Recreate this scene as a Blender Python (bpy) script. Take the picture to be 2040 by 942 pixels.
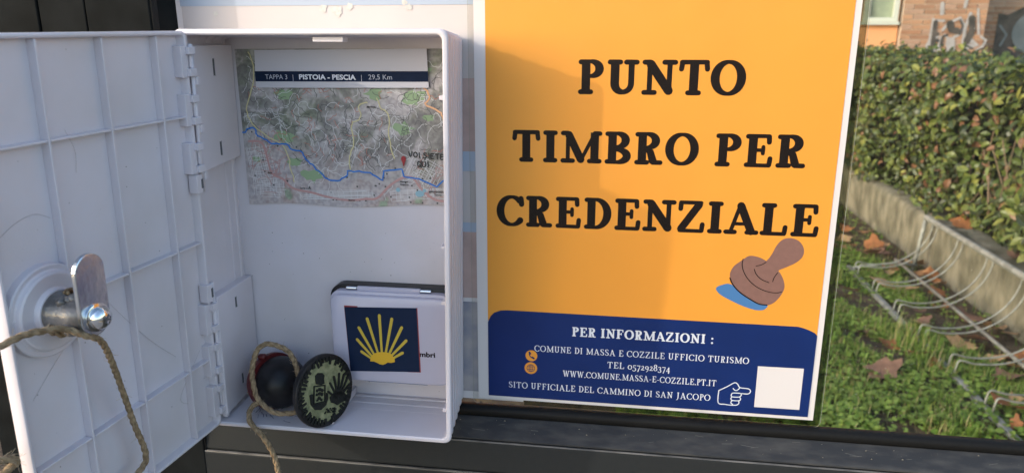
import bpy, bmesh, math, random
from mathutils import Vector, Matrix
S = bpy.context.scene
for o in list(bpy.data.objects): bpy.data.objects.remove(o)
random.seed(7)
rnd = random.random
def uni(a, b): return a + (b - a) * rnd()
PI = math.pi

# ------------------------------------------------------------------ camera, sky, sun, exposure
cam = bpy.data.cameras.new('camera'); camo = bpy.data.objects.new('camera', cam)
S.collection.objects.link(camo); S.camera = camo
camo.matrix_world = Matrix(((0.9893, -0.0377, 0.1407, 0.0857), (0.1457, 0.2602, -0.9545, -0.4305), (-0.0006, 0.9648, 0.2629, 0.2288), (0, 0, 0, 1)))
cam.sensor_width = 36; cam.lens = 1463.0 / 2040 * 36
cam.clip_start = 0.01; cam.clip_end = 500
cam.dof.use_dof = True; cam.dof.focus_distance = 0.45; cam.dof.aperture_fstop = 15

SUN = Vector((1.53, 1.0, -0.58)).normalized()
elev = math.asin(-SUN.z); azim = math.atan2(-SUN.x, -SUN.y)
W = bpy.data.worlds.new('World'); S.world = W; W.use_nodes = True
nt = W.node_tree; bg = nt.nodes['Background']
sky = nt.nodes.new('ShaderNodeTexSky'); sky.sky_type = 'NISHITA'; sky.sun_disc = False
sky.sun_elevation = elev; sky.sun_rotation = azim; sky.dust_density = 1.5
nt.links.new(sky.outputs[0], bg.inputs[0]); bg.inputs[1].default_value = 0.15
sl = bpy.data.lights.new('sun', 'SUN'); so = bpy.data.objects.new('sun', sl); S.collection.objects.link(so)
sl.energy = 0.56; sl.angle = math.radians(0.6); sl.color = (1, 0.93, 0.82)
so.rotation_euler = SUN.to_track_quat('-Z', 'Y').to_euler(); so.location = (-4, -3, 4)
S.view_settings.view_transform = 'Standard'; S.view_settings.look = 'None'
S.view_settings.exposure = 1.62; S.view_settings.gamma = 1
S.cycles.max_bounces = 10; S.cycles.transparent_max_bounces = 16; S.cycles.caustics_reflective = False; S.cycles.caustics_refractive = False

# ------------------------------------------------------------------ materials
def mat(name, col, rough=0.5, metal=0.0, spec=0.5, var=0.0, vscale=20.0, col2=None, bump=0.0, bscale=200.0, trans=0.0, coat=0.0, stretch=None, vlo=0.35, vhi=0.65, bdist=0.001):
    m = bpy.data.materials.new(name); m.use_nodes = True; n = m.node_tree; b = n.nodes['Principled BSDF']
    b.inputs['Base Color'].default_value = (*col, 1); b.inputs['Roughness'].default_value = rough
    b.inputs['Metallic'].default_value = metal; b.inputs['Specular IOR Level'].default_value = spec
    b.inputs['Coat Weight'].default_value = coat
    tc = n.nodes.new('ShaderNodeTexCoord'); mp = n.nodes.new('ShaderNodeMapping'); n.links.new(tc.outputs['Object'], mp.inputs[0])
    if stretch: mp.inputs['Scale'].default_value = stretch
    if var > 0 or col2:
        t = n.nodes.new('ShaderNodeTexNoise'); t.inputs['Scale'].default_value = vscale; t.inputs['Detail'].default_value = 6
        n.links.new(mp.outputs[0], t.inputs['Vector'])
        r = n.nodes.new('ShaderNodeValToRGB'); r.color_ramp.elements[0].position = vlo; r.color_ramp.elements[1].position = vhi
        c2 = col2 or tuple(c * (1 - var) for c in col)
        r.color_ramp.elements[0].color = (*c2, 1); r.color_ramp.elements[1].color = (*col, 1)
        n.links.new(t.outputs['Fac'], r.inputs[0]); n.links.new(r.outputs[0], b.inputs['Base Color'])
    if bump > 0:
        t2 = n.nodes.new('ShaderNodeTexNoise'); t2.inputs['Scale'].default_value = bscale; t2.inputs['Detail'].default_value = 4
        n.links.new(mp.outputs[0], t2.inputs['Vector'])
        bp = n.nodes.new('ShaderNodeBump'); bp.inputs['Strength'].default_value = bump; bp.inputs['Distance'].default_value = bdist
        n.links.new(t2.outputs['Fac'], bp.inputs['Height']); n.links.new(bp.outputs[0], b.inputs['Normal'])
    if trans > 0:
        tr = n.nodes.new('ShaderNodeBsdfTranslucent'); tr.inputs[0].default_value = (*[min(1, c * 1.05) for c in col], 1)
        mx = n.nodes.new('ShaderNodeMixShader'); mx.inputs[0].default_value = trans
        n.links.new(b.outputs[0], mx.inputs[1]); n.links.new(tr.outputs[0], mx.inputs[2])
        n.links.new(mx.outputs[0], n.nodes['Material Output'].inputs[0])
    return m
def clear(name, tint, refl, rough, bump=0.0, bscale=8.0):
    m = bpy.data.materials.new(name); m.use_nodes = True; n = m.node_tree; n.nodes.clear()
    out = n.nodes.new('ShaderNodeOutputMaterial'); mx = n.nodes.new('ShaderNodeMixShader')
    t = n.nodes.new('ShaderNodeBsdfTransparent'); t.inputs[0].default_value = (*tint, 1)
    g = n.nodes.new('ShaderNodeBsdfGlossy'); g.inputs['Roughness'].default_value = rough
    lw = n.nodes.new('ShaderNodeFresnel'); lw.inputs[0].default_value = 1.5
    mu = n.nodes.new('ShaderNodeMath'); mu.operation = 'MULTIPLY'; mu.inputs[1].default_value = refl
    n.links.new(lw.outputs[0], mu.inputs[0]); n.links.new(mu.outputs[0], mx.inputs[0])
    n.links.new(t.outputs[0], mx.inputs[1]); n.links.new(g.outputs[0], mx.inputs[2]); n.links.new(mx.outputs[0], out.inputs[0])
    if bump:
        tc = n.nodes.new('ShaderNodeTexCoord'); ns = n.nodes.new('ShaderNodeTexNoise'); ns.inputs['Scale'].default_value = bscale
        n.links.new(tc.outputs['Object'], ns.inputs[0]); bp = n.nodes.new('ShaderNodeBump'); bp.inputs['Strength'].default_value = bump; bp.inputs['Distance'].default_value = 0.002
        n.links.new(ns.outputs[0], bp.inputs['Height']); n.links.new(bp.outputs[0], g.inputs['Normal'])
    return m

M = {}
M['plastic'] = mat('white_plastic', (0.665, 0.625, 0.675), 0.36, spec=0.40, col2=(0.60, 0.555, 0.575), vscale=16, bump=0.12, bscale=900, bdist=0.0002, trans=0.035)
M['slot'] = mat('dark_slot', (0.10, 0.10, 0.11), 0.7)
M['frame'] = mat('dark_grey_frame_paint', (0.019, 0.021, 0.022), 0.55, spec=0.10, col2=(0.020, 0.022, 0.023), vscale=260, bump=0.35, bscale=1500, bdist=0.0004)
M['post'] = mat('post_paint', (0.0105, 0.0122, 0.0130), 0.7, spec=0.04, col2=(0.0055, 0.0065, 0.007), vscale=40, bump=0.3, bscale=1500, bdist=0.0004)
M['dust'] = mat('dusty_frame_paint', (0.058, 0.059, 0.060), 0.65, spec=0.15, col2=(0.030, 0.033, 0.038), vscale=55, vlo=.42, vhi=.70, bump=0.35, bscale=1400, bdist=0.0004, stretch=(1, 3, 3))
M['rubber'] = mat('black_rubber', (0.008, 0.008, 0.008), 0.55, spec=0.15, bump=0.3, bscale=300)
M['paper'] = mat('white_paper', (0.72, 0.675, 0.68), 0.55, bump=0.12, bscale=500, bdist=0.0003)
M['yellow'] = mat('orange_yellow_print', (0.85, 0.335, 0.035), 0.5, var=0.035, vscale=18, bump=0.35, bscale=16, bdist=0.003)
M['navy'] = mat('navy_print', (0.006, 0.024, 0.135), 0.5, spec=0.2, var=0.15, vscale=30, bump=0.15, bscale=700, bdist=0.0003)
M['ink'] = mat('black_print', (0.010, 0.006, 0.005), 0.5, spec=0.15)
M['whiteink'] = mat('white_print', (0.70, 0.72, 0.80), 0.5)
M['brownink'] = mat('mauve_brown_print', (0.235, 0.120, 0.098), 0.5, var=0.10, vscale=300)
M['blueink'] = mat('blue_print', (0.060, 0.185, 0.42), 0.5)
M['pouch'] = clear('laminate_film', (0.96, 0.96, 0.95), 0.14, 0.10, 0.5, 25)
M['pouchedge'] = mat('laminate_edge', (0.30, 0.31, 0.26), 0.3)
M['rim'] = clear('laminate_rim_film', (0.58, 0.60, 0.55), 0.3, 0.15)
M['glass'] = clear('window_glass', (0.95, 0.97, 0.94), 0.35, 0.0)
M['steel'] = mat('zinc_plated_steel', (0.62, 0.66, 0.70), 0.22, metal=1.0, col2=(0.50, 0.56, 0.66), vscale=120, bump=0.25, bscale=300, bdist=0.0004)
M['chrome'] = mat('polished_bolt', (0.80, 0.80, 0.80), 0.10, metal=1.0)
M['glue'] = mat('clear_grey_glue', (0.20, 0.185, 0.175), 0.22, spec=0.6, var=0.6, vscale=150, bump=0.6, bscale=180, bdist=0.002, coat=0.2)
M['twine'] = mat('jute_twine', (0.33, 0.235, 0.135), 0.85, col2=(0.16, 0.105, 0.055), vscale=400, bump=0.6, bscale=1200, bdist=0.0006)
M['fibre'] = mat('twine_fibre', (0.42, 0.32, 0.21), 0.8)
M['blackplastic'] = mat('black_plastic', (0.020, 0.018, 0.020), 0.38, spec=0.25, col2=(0.007, 0.007, 0.008), vscale=90, bump=0.15, bscale=250)
M['redplastic'] = mat('dark_red_plastic', (0.09, 0.006, 0.006), 0.45)
M['stampgreen'] = mat('inked_olive_rubber', (0.30, 0.29, 0.15), 0.6, col2=(0.13, 0.14, 0.065), vscale=230, bump=0.5, bscale=600, bdist=0.0006)
M['stampblack'] = mat('ink_black_rubber', (0.010, 0.011, 0.009), 0.55, spec=0.25, bump=0.5, bscale=700, bdist=0.0006)
M['tin'] = mat('lilac_white_enamel', (0.47, 0.45, 0.54), 0.28, spec=0.4, var=0.02, vscale=60)
M['slippaper'] = mat('slip_paper', (0.52, 0.51, 0.56), 0.6)
M['stnavy'] = mat('sticker_navy', (0.0065, 0.016, 0.045), 0.6, spec=0.15, var=0.1, vscale=200)
M['gold'] = mat('sticker_yellow', (0.50, 0.36, 0.035), 0.5)
M['gold2'] = mat('sticker_gold', (0.62, 0.36, 0.015), 0.5)
M['redink'] = mat('red_print', (0.25, 0.03, 0.03), 0.5)
M['smudge'] = mat('violet_ink_smudge', (0.20, 0.18, 0.26), 0.6, var=0.3, vscale=300)

# map paper: relief-shaded green and grey, built from noise
def map_material():
    m = bpy.data.materials.new('printed_map_relief'); m.use_nodes = True; n = m.node_tree; b = n.nodes['Principled BSDF']; b.inputs['Roughness'].default_value = 0.45
    tc = n.nodes.new('ShaderNodeTexCoord')
    def noise(sc, det, dist=0.0):
        t = n.nodes.new('ShaderNodeTexNoise'); t.inputs['Scale'].default_value = sc; t.inputs['Detail'].default_value = det; t.inputs['Distortion'].default_value = dist
        n.links.new(tc.outputs['Object'], t.inputs[0]); return t
    def ramp(src, stops):
        r = n.nodes.new('ShaderNodeValToRGB'); e = r.color_ramp.elements
        while len(e) < len(stops): e.new(0.5)
        for k, (p, c) in enumerate(stops): e[k].position = p; e[k].color = (*c, 1)
        n.links.new(src, r.inputs[0]); return r
    def mix(f, a, b_, typ='MIX'):
        x = n.nodes.new('ShaderNodeMix'); x.data_type = 'RGBA'; x.blend_type = typ
        if hasattr(f, 'links'): n.links.new(f, x.inputs[0])
        else: x.inputs[0].default_value = f
        n.links.new(a, x.inputs[6]); n.links.new(b_, x.inputs[7]); return x.outputs[2]
    rel = ramp(noise(38, 3, 1.6).outputs[0], [(0.36, (0.05, 0.055, 0.042)), (0.45, (0.16, 0.165, 0.125)), (0.54, (0.41, 0.38, 0.37)), (0.70, (0.54, 0.50, 0.50))])
    grn = ramp(noise(30, 2, 0.8).outputs[0], [(0.50, (0.52, 0.49, 0.51)), (0.66, (0.27, 0.33, 0.21))])
    fine = ramp(noise(420, 3).outputs[0], [(0.35, (0.72, 0.70, 0.72)), (0.60, (1, 1, 1))])
    low = ramp(noise(70, 3).outputs[0], [(0.40, (0.47, 0.43, 0.44)), (0.55, (0.50, 0.44, 0.43)), (0.63, (0.42, 0.33, 0.31)), (0.70, (0.31, 0.38, 0.27))])
    hills = mix(0.32, rel.outputs[0], grn.outputs[0])
    sep = n.nodes.new('ShaderNodeSeparateXYZ'); n.links.new(tc.outputs['Object'], sep.inputs[0])
    # height on the sheet: hills above the valley
    ad = n.nodes.new('ShaderNodeMath'); ad.operation = 'MULTIPLY_ADD'; n.links.new(sep.outputs[2], ad.inputs[0]); ad.inputs[1].default_value = 1.0
    ad2 = n.nodes.new('ShaderNodeMath'); ad2.operation = 'MULTIPLY_ADD'; n.links.new(sep.outputs[0], ad2.inputs[0]); ad2.inputs[1].default_value = 0.13; ad2.inputs[2].default_value = 0.0
    n.links.new(ad2.outputs[0], ad.inputs[2])
    mr = n.nodes.new('ShaderNodeMapRange'); mr.inputs[1].default_value = 0.012; mr.inputs[2].default_value = 0.045; n.links.new(ad.outputs[0], mr.inputs[0])
    c = mix(mr.outputs[0], low.outputs[0], hills)
    c = mix(1.0, c, fine.outputs[0], 'MULTIPLY')
    n.links.new(c, b.inputs['Base Color'])
    return m
M['map'] = map_material()
M['mapblue'] = mat('map_route_blue', (0.01, 0.16, 0.55), 0.5)
M['mappink'] = mat('map_road_pink', (0.47, 0.27, 0.26), 0.5)
M['mapyellow'] = mat('map_road_yellow', (0.58, 0.52, 0.28), 0.5)
M['maporange'] = mat('map_road_orange', (0.60, 0.33, 0.18), 0.5)
M['mapred'] = mat('map_path_red', (0.45, 0.16, 0.12), 0.5)
M['mapwhite'] = mat('map_lane_white', (0.66, 0.65, 0.66), 0.5)
M['mapgrey'] = mat('map_track_grey', (0.07, 0.07, 0.07), 0.5)
M['mapgreen'] = mat('map_wood_green', (0.25, 0.35, 0.20), 0.5)
M['mapwater'] = mat('map_water_blue', (0.25, 0.42, 0.50), 0.5)
M['marker'] = mat('black_marker', (0.02, 0.02, 0.02), 0.5)
M['pin'] = mat('map_pin_red', (0.28, 0.01, 0.02), 0.4)

# ------------------------------------------------------------------ object helpers
C = S.collection
def tag(o, label=None, cat=None, group=None, kind=None):
    if label: o['label'] = label
    if cat: o['category'] = cat
    if group: o['group'] = group
    if kind: o['kind'] = kind
    return o
def thing(name, loc, label, cat, group=None):
    o = bpy.data.objects.new(name, None); C.objects.link(o); o.location = loc; o.empty_display_size = 0.02
    return tag(o, label, cat, group)
def wloc(o):
    v = Vector((0, 0, 0))
    while o: v += o.location; o = o.parent
    return v
def link(name, me, parent=None, loc=None, smooth=False):
    o = bpy.data.objects.new(name, me); C.objects.link(o)
    if parent: o.parent = parent
    if loc is not None: o.location = loc
    if smooth:
        for p in me.polygons: p.use_smooth = True
    return o
def obj(name, vf, m, parent=None, smooth=False, at=None, T=None, bevel=0.0, angle=None):
    """vf = (verts, faces) in world coordinates (or in T's frame); the origin goes to the parent's place or to at."""
    vs, fs = vf
    if T is not None: vs = [T @ Vector(v) for v in vs]
    org = wloc(parent) if parent else Vector(at or (0, 0, 0))
    me = bpy.data.meshes.new(name); me.from_pydata([tuple(Vector(v) - org) for v in vs], [], fs)
    ms = m if isinstance(m, (list, tuple)) else [m]
    for x in ms: me.materials.append(x)
    bm = bmesh.new(); bm.from_mesh(me); bmesh.ops.recalc_face_normals(bm, faces=bm.faces)
    if bevel > 0:
        es = [e for e in bm.edges if len(e.link_faces) == 2 and e.calc_face_angle(0) > 0.6]
        bmesh.ops.bevel(bm, geom=es, offset=bevel, segments=2, affect='EDGES', profile=0.5)
    bm.to_mesh(me); bm.free(); me.update()
    o = bpy.data.objects.new(name, me); C.objects.link(o)
    if parent: o.parent = parent
    else: o.location = org
    if smooth or angle:
        for p in me.polygons: p.use_smooth = True
        if angle: me.set_sharp_from_angle(angle=angle)
    return o
class MB:
    def __init__(s): s.v = []; s.f = []
    def add(s, vf): 
        k = len(s.v); s.v += [tuple(v) for v in vf[0]]; s.f += [tuple(i + k for i in f) for f in vf[1]]; return s
    def out(s): return s.v, s.f
def box(x0, x1, y0, y1, z0, z1):
    v = [(x, y, z) for x in (x0, x1) for y in (y0, y1) for z in (z0, z1)]
    return v, [(0, 1, 3, 2), (4, 6, 7, 5), (0, 4, 5, 1), (2, 3, 7, 6), (0, 2, 6, 4), (1, 5, 7, 3)]
def prism(poly, f0, f1):
    """poly: 2-D points; f0, f1 map a 2-D point to 3-D for the two caps"""
    n = len(poly); v = [f0(p) for p in poly] + [f1(p) for p in poly]
    f = [tuple(range(n)), tuple(range(2 * n - 1, n - 1, -1))] + [(i, (i + 1) % n, n + (i + 1) % n, n + i) for i in range(n)]
    return v, f
def loft(loops, cap0=True, cap1=True, closed=True):
    n = len(loops[0]); v = [p for l in loops for p in l]; f = []
    for k in range(len(loops) - 1):
        for i in range(n if closed else n - 1):
            j = (i + 1) % n; f.append((k * n + i, k * n + j, (k + 1) * n + j, (k + 1) * n + i))
    if cap0: f.append(tuple(range(n)))
    if cap1: f.append(tuple(range((len(loops) - 1) * n, len(loops) * n)))
    return v, f
def frame_from(d):
    d = Vector(d).normalized(); a = Vector((0, 0, 1)) if abs(d.z) < 0.9 else Vector((1, 0, 0))
    u = d.cross(a).normalized(); return u, u.cross(d).normalized(), d
def lathe(c, axis, prof, n=40, cap0=True, cap1=True):
    u, v, d = frame_from(axis); c = Vector(c); L = []
    for h, r in prof: L.append([c + d * h + u * (r * math.cos(2 * PI * i / n)) + v * (r * math.sin(2 * PI * i / n)) for i in range(n)])
    return loft(L, cap0, cap1)
def catmull(P, k=8):
    P = [Vector(p) for p in P]; Q = [P[0]] + P + [P[-1]]; out = []
    for i in range(1, len(Q) - 2):
        a, b, c, d = Q[i - 1:i + 3]
        for j in range(k):
            t = j / k; out.append(0.5 * ((2 * b) + (c - a) * t + (2 * a - 5 * b + 4 * c - d) * t * t + (3 * b - a - 3 * c + d) * t ** 3))
    out.append(P[-1]); return out
def tube(P, r, n=8, twist=None, cap=True):
    P = [Vector(p) for p in P]; L = []; u = None
    for i, p in enumerate(P):
        d = (P[min(i + 1, len(P) - 1)] - P[max(i - 1, 0)]).normalized()
        if u is None: u = frame_from(d)[0]
        u = (u - d * u.dot(d)).normalized(); v = d.cross(u)
        rr = r[i] if isinstance(r, list) else r
        L.append([p + u * (rr * math.cos(2 * PI * k / n)) + v * (rr * math.sin(2 * PI * k / n)) for k in range(n)])
    return loft(L, cap, cap)
def strands(P, R, r, pitch, ns=3, n=7, jit=0.0):
    """ns strands laid round the path P"""
    mb = MB(); P = [Vector(p) for p in P]; u = None; s = 0; S_ = [[] for _ in range(ns)]
    for i, p in enumerate(P):
        d = (P[min(i + 1, len(P) - 1)] - P[max(i - 1, 0)]).normalized()
        if u is None: u = frame_from(d)[0]
        u = (u - d * u.dot(d)).normalized(); v = d.cross(u)
        if i: s += (p - P[i - 1]).length
        for k in range(ns):
            a = 2 * PI * (k / ns + s / pitch); rr = R * (1 + uni(-jit, jit))
            S_[k].append(p + u * (rr * math.cos(a)) + v * (rr * math.sin(a)))
    for k in range(ns): mb.add(tube(S_[k], [r * (1 + uni(-jit, jit)) for _ in S_[k]], n))
    return mb.out()
def fibres(P, R, count, ln):
    mb = MB(); P = [Vector(p) for p in P]
    for _ in range(count):
        i = random.randrange(1, len(P) - 1); d = (P[i + 1] - P[i - 1]).normalized(); u, v, d = frame_from(d); a = uni(0, 2 * PI)
        o = u * math.cos(a) + v * math.sin(a); L = ln * uni(0.4, 1.3); q = P[i] + o * R * 0.8
        mb.add(tube([q, q + d * L * 0.5 + o * L * 0.25, q + d * L * uni(0.6, 1.0) + o * L * uni(0.3, 0.9)], 0.00007, 3, cap=False))
    return mb.out()

# ---- flat print: ribbons with round ends, each stroke a few microns proud of the one before
def ribbon(pts, ws, caps=4):
    P = [Vector((p[0], p[1])) for p in pts]; n = len(P)
    if not isinstance(ws, (list, tuple)): ws = [ws] * n
    L, R = [], []
    ring = n > 4 and (P[0] - P[-1]).length < 1e-7
    for i in range(n):
        a = P[max(i - 1, 0)]; b = P[min(i + 1, n - 1)]
        if ring and i in (0, n - 1): a = P[-2]; b = P[1]
        d = (b - a)
        if d.length < 1e-12: d = Vector((1, 0))
        d.normalize(); nn = Vector((-d.y, d.x)); L.append(P[i] + nn * ws[i] / 2); R.append(P[i] - nn * ws[i] / 2)
    loop = list(L)
    def cap(c, a, s): return [c + Matrix.Rotation(-s * PI * k / (caps), 2) @ (a - c) for k in range(1, caps)]
    if caps: loop += cap(P[-1], L[-1], 1)
    k0 = len(loop); loop += R[::-1]
    ce = cap(P[0], R[0], 1) if caps else []
    loop += ce
    m = len(loop); f = []
    for i in range(n - 1): f.append((i, i + 1, m - len(ce) - 2 - i, m - len(ce) - 1 - i))
    if caps:
        f.append(tuple(range(n - 1, k0 + 1))); f.append(tuple([m - len(ce) - 1] + list(range(m - len(ce), m)) + [0]))
    return loop, f
class Print:
    """collects 2-D shapes on a sheet; fn(x, z, lift) gives the 3-D place"""
    def __init__(s, fn): s.mb = MB(); s.fn = fn; s.k = 0
    def put(s, pts2, faces):
        s.k += 1; e = (s.k % 24) * 2.5e-6
        s.mb.add(([s.fn(p[0], p[1], e) for p in pts2], faces))
    def rib(s, pts, w, caps=4): s.put(*ribbon(pts, w, caps))
    def poly(s, pts): s.put(pts, [tuple(range(len(pts)))])
    def disc(s, c, r, n=24, ry=None): s.poly([(c[0] + r * math.cos(2 * PI * i / n), c[1] + (ry or r) * math.sin(2 * PI * i / n)) for i in range(n)])
    def build(s, name, m, parent): return obj(name, s.mb.out(), m, parent)

def serif_glyph(ch, th, tn, sh):
    G = []; w = 0.8
    def st(p, ws, c=1): G.append((p, ws, c))
    def ell(cx, cy, rx, ry, a0, a1, t1=th, t0=tn, n=22):
        pts = []; ws = []
        for i in range(n + 1):
            a = math.radians(a0 + (a1 - a0) * i / n); pts.append((cx + rx * math.cos(a), cy + ry * math.sin(a))); ws.append(t0 + (t1 - t0) * abs(math.cos(a)) ** 1.3)
        st(pts, ws, 0 if abs(a1 - a0) >= 360 else 1)
    sl = 0.10 + th * 0.5 - sh * 0.5
    def ser(x, top, L=sl, R=sl):
        y = 1 - sh / 2 if top else sh / 2; st([(x - L, y), (x + R, y)], sh)
    def stem(x, t=th, y0=sh * 0.3, y1=1 - sh * 0.3): st([(x, y0), (x, y1)], t, 0)
    h = tn / 2; X = 0.15 + th / 2
    if ch == 'I': stem(X); ser(X, 0); ser(X, 1); w = 2 * X
    elif ch == 'P' or ch == 'R' or ch == 'B':
        stem(X); ser(X, 0, sl, sl if ch != 'B' else 0.05); ser(X, 1, sl, 0.05)
        rx = 0.20 + th * 0.3; cx = X + 0.12
        st([(X, 1 - h), (cx, 1 - h)], tn); ell(cx, 0.735, rx, 0.265 - h, 90, -90); mid = 0.47 + h
        st([(X, mid), (cx, mid)], tn); w = cx + rx + th / 2 + 0.02
        if ch == 'R':
            st([(X + 0.10, mid), (X + 0.24, mid - 0.12), (cx + rx * 0.75, sh * 0.9)], [tn, th * 0.85, th * 0.95]); st([(cx + rx * 0.75, sh / 2), (cx + rx + 0.16, sh / 2)], sh); w = cx + rx + 0.18 + sh / 2
        if ch == 'B':
            st([(X, h), (cx, h)], tn); ell(cx, 0.25, rx + 0.05, 0.25 - h, 90, -90); w += 0.05
    elif ch == 'U':
        stem(X, th, 0.30); ser(X, 1); rx = 0.24; cx = X + rx; tr = tn + (th - tn) * 0.45
        n = 16; pts = []; ws = []
        for i in range(n + 1):
            a = math.radians(180 + 180 * i / n); pts.append((cx + rx * math.cos(a), 0.32 + (0.32 - h * 1.4) * math.sin(a))); ws.append((th if math.cos(a) < 0 else tr) * abs(math.cos(a)) + (tn * 1.3) * (1 - abs(math.cos(a))))
        st(pts, ws); stem(cx + rx, tr, 0.30); ser(cx + rx, 1); w = cx + rx + 0.15 + tr / 2 + 0.02
    elif ch == 'N':
        t2 = tn + (th - tn) * 0.25; a = 0.17 + t2 / 2; b = a + 0.52 + th * 0.2
        stem(a, t2); ser(a, 0); st([(a + 0.02, 1 - th * 0.5), (b - 0.01, 0.05 + th * 0.3)], th); ser(a, 1, sl, 0.02); stem(b, t2, 0.06); ser(b, 1); w = b + sl + sh / 2
    elif ch == 'M':
        t2 = tn * 1.15; a = 0.17 + t2 / 2; mm_ = a + 0.40; b = mm_ + 0.42
        stem(a, t2); ser(a, 0); ser(a, 1, sl, 0.0); st([(a + 0.03, 1 - th * 0.5), (mm_, 0.12)], th * 0.95); st([(mm_, 0.08), (b, 1 - sh * 0.5)], tn * 1.05); stem(b, th); ser(b, 0); ser(b, 1, 0.0, sl); w = b + sl + sh / 2 
    elif ch == 'T':
        c = 0.44; stem(c); ser(c, 0); st([(0.08, 1 - h * 1.2), (0.80, 1 - h * 1.2)], tn * 1.2); st([(0.095, 1 - sh * .5), (0.07, 0.74)], sh); st([(0.785, 1 - sh * .5), (0.81, 0.74)], sh); w = 0.88
    elif ch in 'OQ': ell(0.5, 0.5, 0.5 - th / 2, 0.5 - h, 0, 360, n=40); w = 1.0
    elif ch == 'C' or ch == 'G':
        ell(0.5, 0.5, 0.5 - th / 2, 0.5 - h, 48, 318, n=34); st([(0.80, 0.90), (0.82, 0.72)], sh * 1.2); w = 0.88
        if ch == 'G': stem(0.80, th * 0.9, 0.1, 0.42); st([(0.66, 0.44), (0.92, 0.44)], sh); w = 0.95
    elif ch == 'D':
        stem(X); ser(X, 0, sl, 0.05); ser(X, 1, sl, 0.05); cx = X + 0.12; rx = 0.44
        st([(X, 1 - h), (cx, 1 - h)], tn); st([(X, h), (cx, h)], tn); ell(cx, 0.5, rx - th * 0.2, 0.5 - h, 90, -90, n=28); w = cx + rx + th * 0.3 + 0.02
    elif ch in 'EFL':
        stem(X); ser(X, 0, sl, sl if ch == 'F' else 0.0); ser(X, 1, sl, sl if ch == 'L' else 0.0); r = X + 0.45
        if ch != 'L': st([(X, 1 - h * 1.1), (r, 1 - h * 1.1)], tn * 1.1); st([(r, 1 - sh * .5), (r + 0.01, 0.76)], sh); st([(X, 0.52), (X + 0.30, 0.52)], tn); st([(X + 0.30, 0.62), (X + 0.30, 0.42)], sh * 0.8)
        if ch != 'F': st([(X, h * 1.1), (r + 0.05, h * 1.1)], tn * 1.1); st([(r + 0.05, sh * .5), (r + 0.07, 0.27)], sh)
        w = r + 0.08 + sh / 2
    elif ch == 'A':
        st([(0.17, sh * 0.5), (0.42, 0.90)], tn * 1.1); st([(0.44, 1.0 - th * .45), (0.79, th * 0.4)], th * .95); st([(0.27, 0.33), (0.66, 0.33)], tn); ser(0.15, 0, 0.12, 0.15); ser(0.82, 0, 0.15, 0.13); w = 0.97
    elif ch == 'Z':
        st([(0.10, 1 - h * 1.1), (0.72, 1 - h * 1.1)], tn * 1.1); st([(0.66, 0.96 - th * .3), (0.14, 0.04 + th * .3)], th * .9); st([(0.10, h * 1.1), (0.76, h * 1.1)], tn * 1.1); st([(0.11, 1 - sh * .5), (0.10, 0.74)], sh); st([(0.77, sh * .5), (0.79, 0.27)], sh); w = 0.86
    elif ch == 'S':
        P = [(0.56, 0.78), (0.50, 0.93), (0.33, 0.98 - h), (0.15, 0.90), (0.12, 0.74), (0.22, 0.60), (0.40, 0.48), (0.56, 0.36), (0.58, 0.20), (0.48, 0.07), (0.30, 0.02 + h), (0.13, 0.10), (0.08, 0.25)]
        Wd = [sh, tn, tn, th * .8, th, th, th, th, th * .9, tn, tn, tn, sh]
        st([tuple(p[:2]) for p in catmull([(*p, 0) for p in P], 3)], [Wd[min(i // 3, 12)] for i in range(37)]); w = 0.68
    elif ch == 'J':
        c = 0.34; st([(c, 1 - sh * 0.4), (c, 0.15), (0.26, -0.12), (0.10, -0.18)], [th, th, tn * 1.4, tn * 1.5]); ser(c, 1); w = 0.58
    elif ch == 'W':
        st([(0.14, 0.97), (0.38, 0.05)], th); st([(0.38, 0.05), (0.62, 0.93)], tn); st([(0.60, 0.95), (0.84, 0.05)], th); st([(0.84, 0.05), (1.08, 0.97)], tn); ser(0.14, 1, 0.14, 0.14); ser(1.08, 1, 0.14, 0.12); w = 1.24
    elif ch == '.': ell(0.12, 0.07, 0.045, 0.045, 0, 360, 0.1, 0.1, 10); w = 0.24
    elif ch == ':': ell(0.2, 0.12, 0.055, 0.055, 0, 360, 0.12, 0.12, 10); ell(0.2, 0.58, 0.055, 0.055, 0, 360, 0.12, 0.12, 10); w = 0.4
    elif ch == '-': st([(0.08, 0.38), (0.34, 0.38)], sh * 1.2); w = 0.42
    elif ch == '0': ell(0.33, 0.34, 0.27, 0.32, 0, 360, n=26); w = 0.66
    elif ch == '2': st([(0.10, 0.52), (0.20, 0.66), (0.36, 0.64), (0.42, 0.50), (0.30, 0.28), (0.08, 0.05)], [tn, tn, th * .8, th, th * .8, tn]); st([(0.08, 0.05), (0.50, 0.05)], th * 0.8); w = 0.56
    elif ch == '3': ell(0.24, 0.46, 0.17, 0.19, 140, -90); ell(0.24, 0.03, 0.22, 0.24, 90, -150); w = 0.54
    elif ch == '4': stem(0.38, th, -0.30, 0.66); st([(0.38, 0.66), (0.04, 0.06)], tn); st([(0.04, 0.04), (0.54, 0.04)], tn * 1.2); w = 0.58
    elif ch == '5': st([(0.14, 0.66), (0.46, 0.66)], th * 0.8); st([(0.14, 0.66), (0.12, 0.36)], tn); ell(0.22, 0.06, 0.25, 0.28, 110, -140); w = 0.54
    elif ch == '7': st([(0.06, 0.64), (0.50, 0.64)], th * 0.8); st([(0.50, 0.62), (0.20, -0.26)], [tn, th]); w = 0.54
    elif ch == '8': ell(0.27, 0.74, 0.17, 0.22, 0, 360); ell(0.27, 0.27, 0.22, 0.25, 0, 360); w = 0.56
    elif ch == '9': ell(0.27, 0.42, 0.21, 0.23, 0, 360); st([(0.48, 0.42), (0.44, 0.0), (0.20, -0.26)], [th, th * .8, tn]); w = 0.56
    else: w = 0.36; G = []
    return G, w
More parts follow.
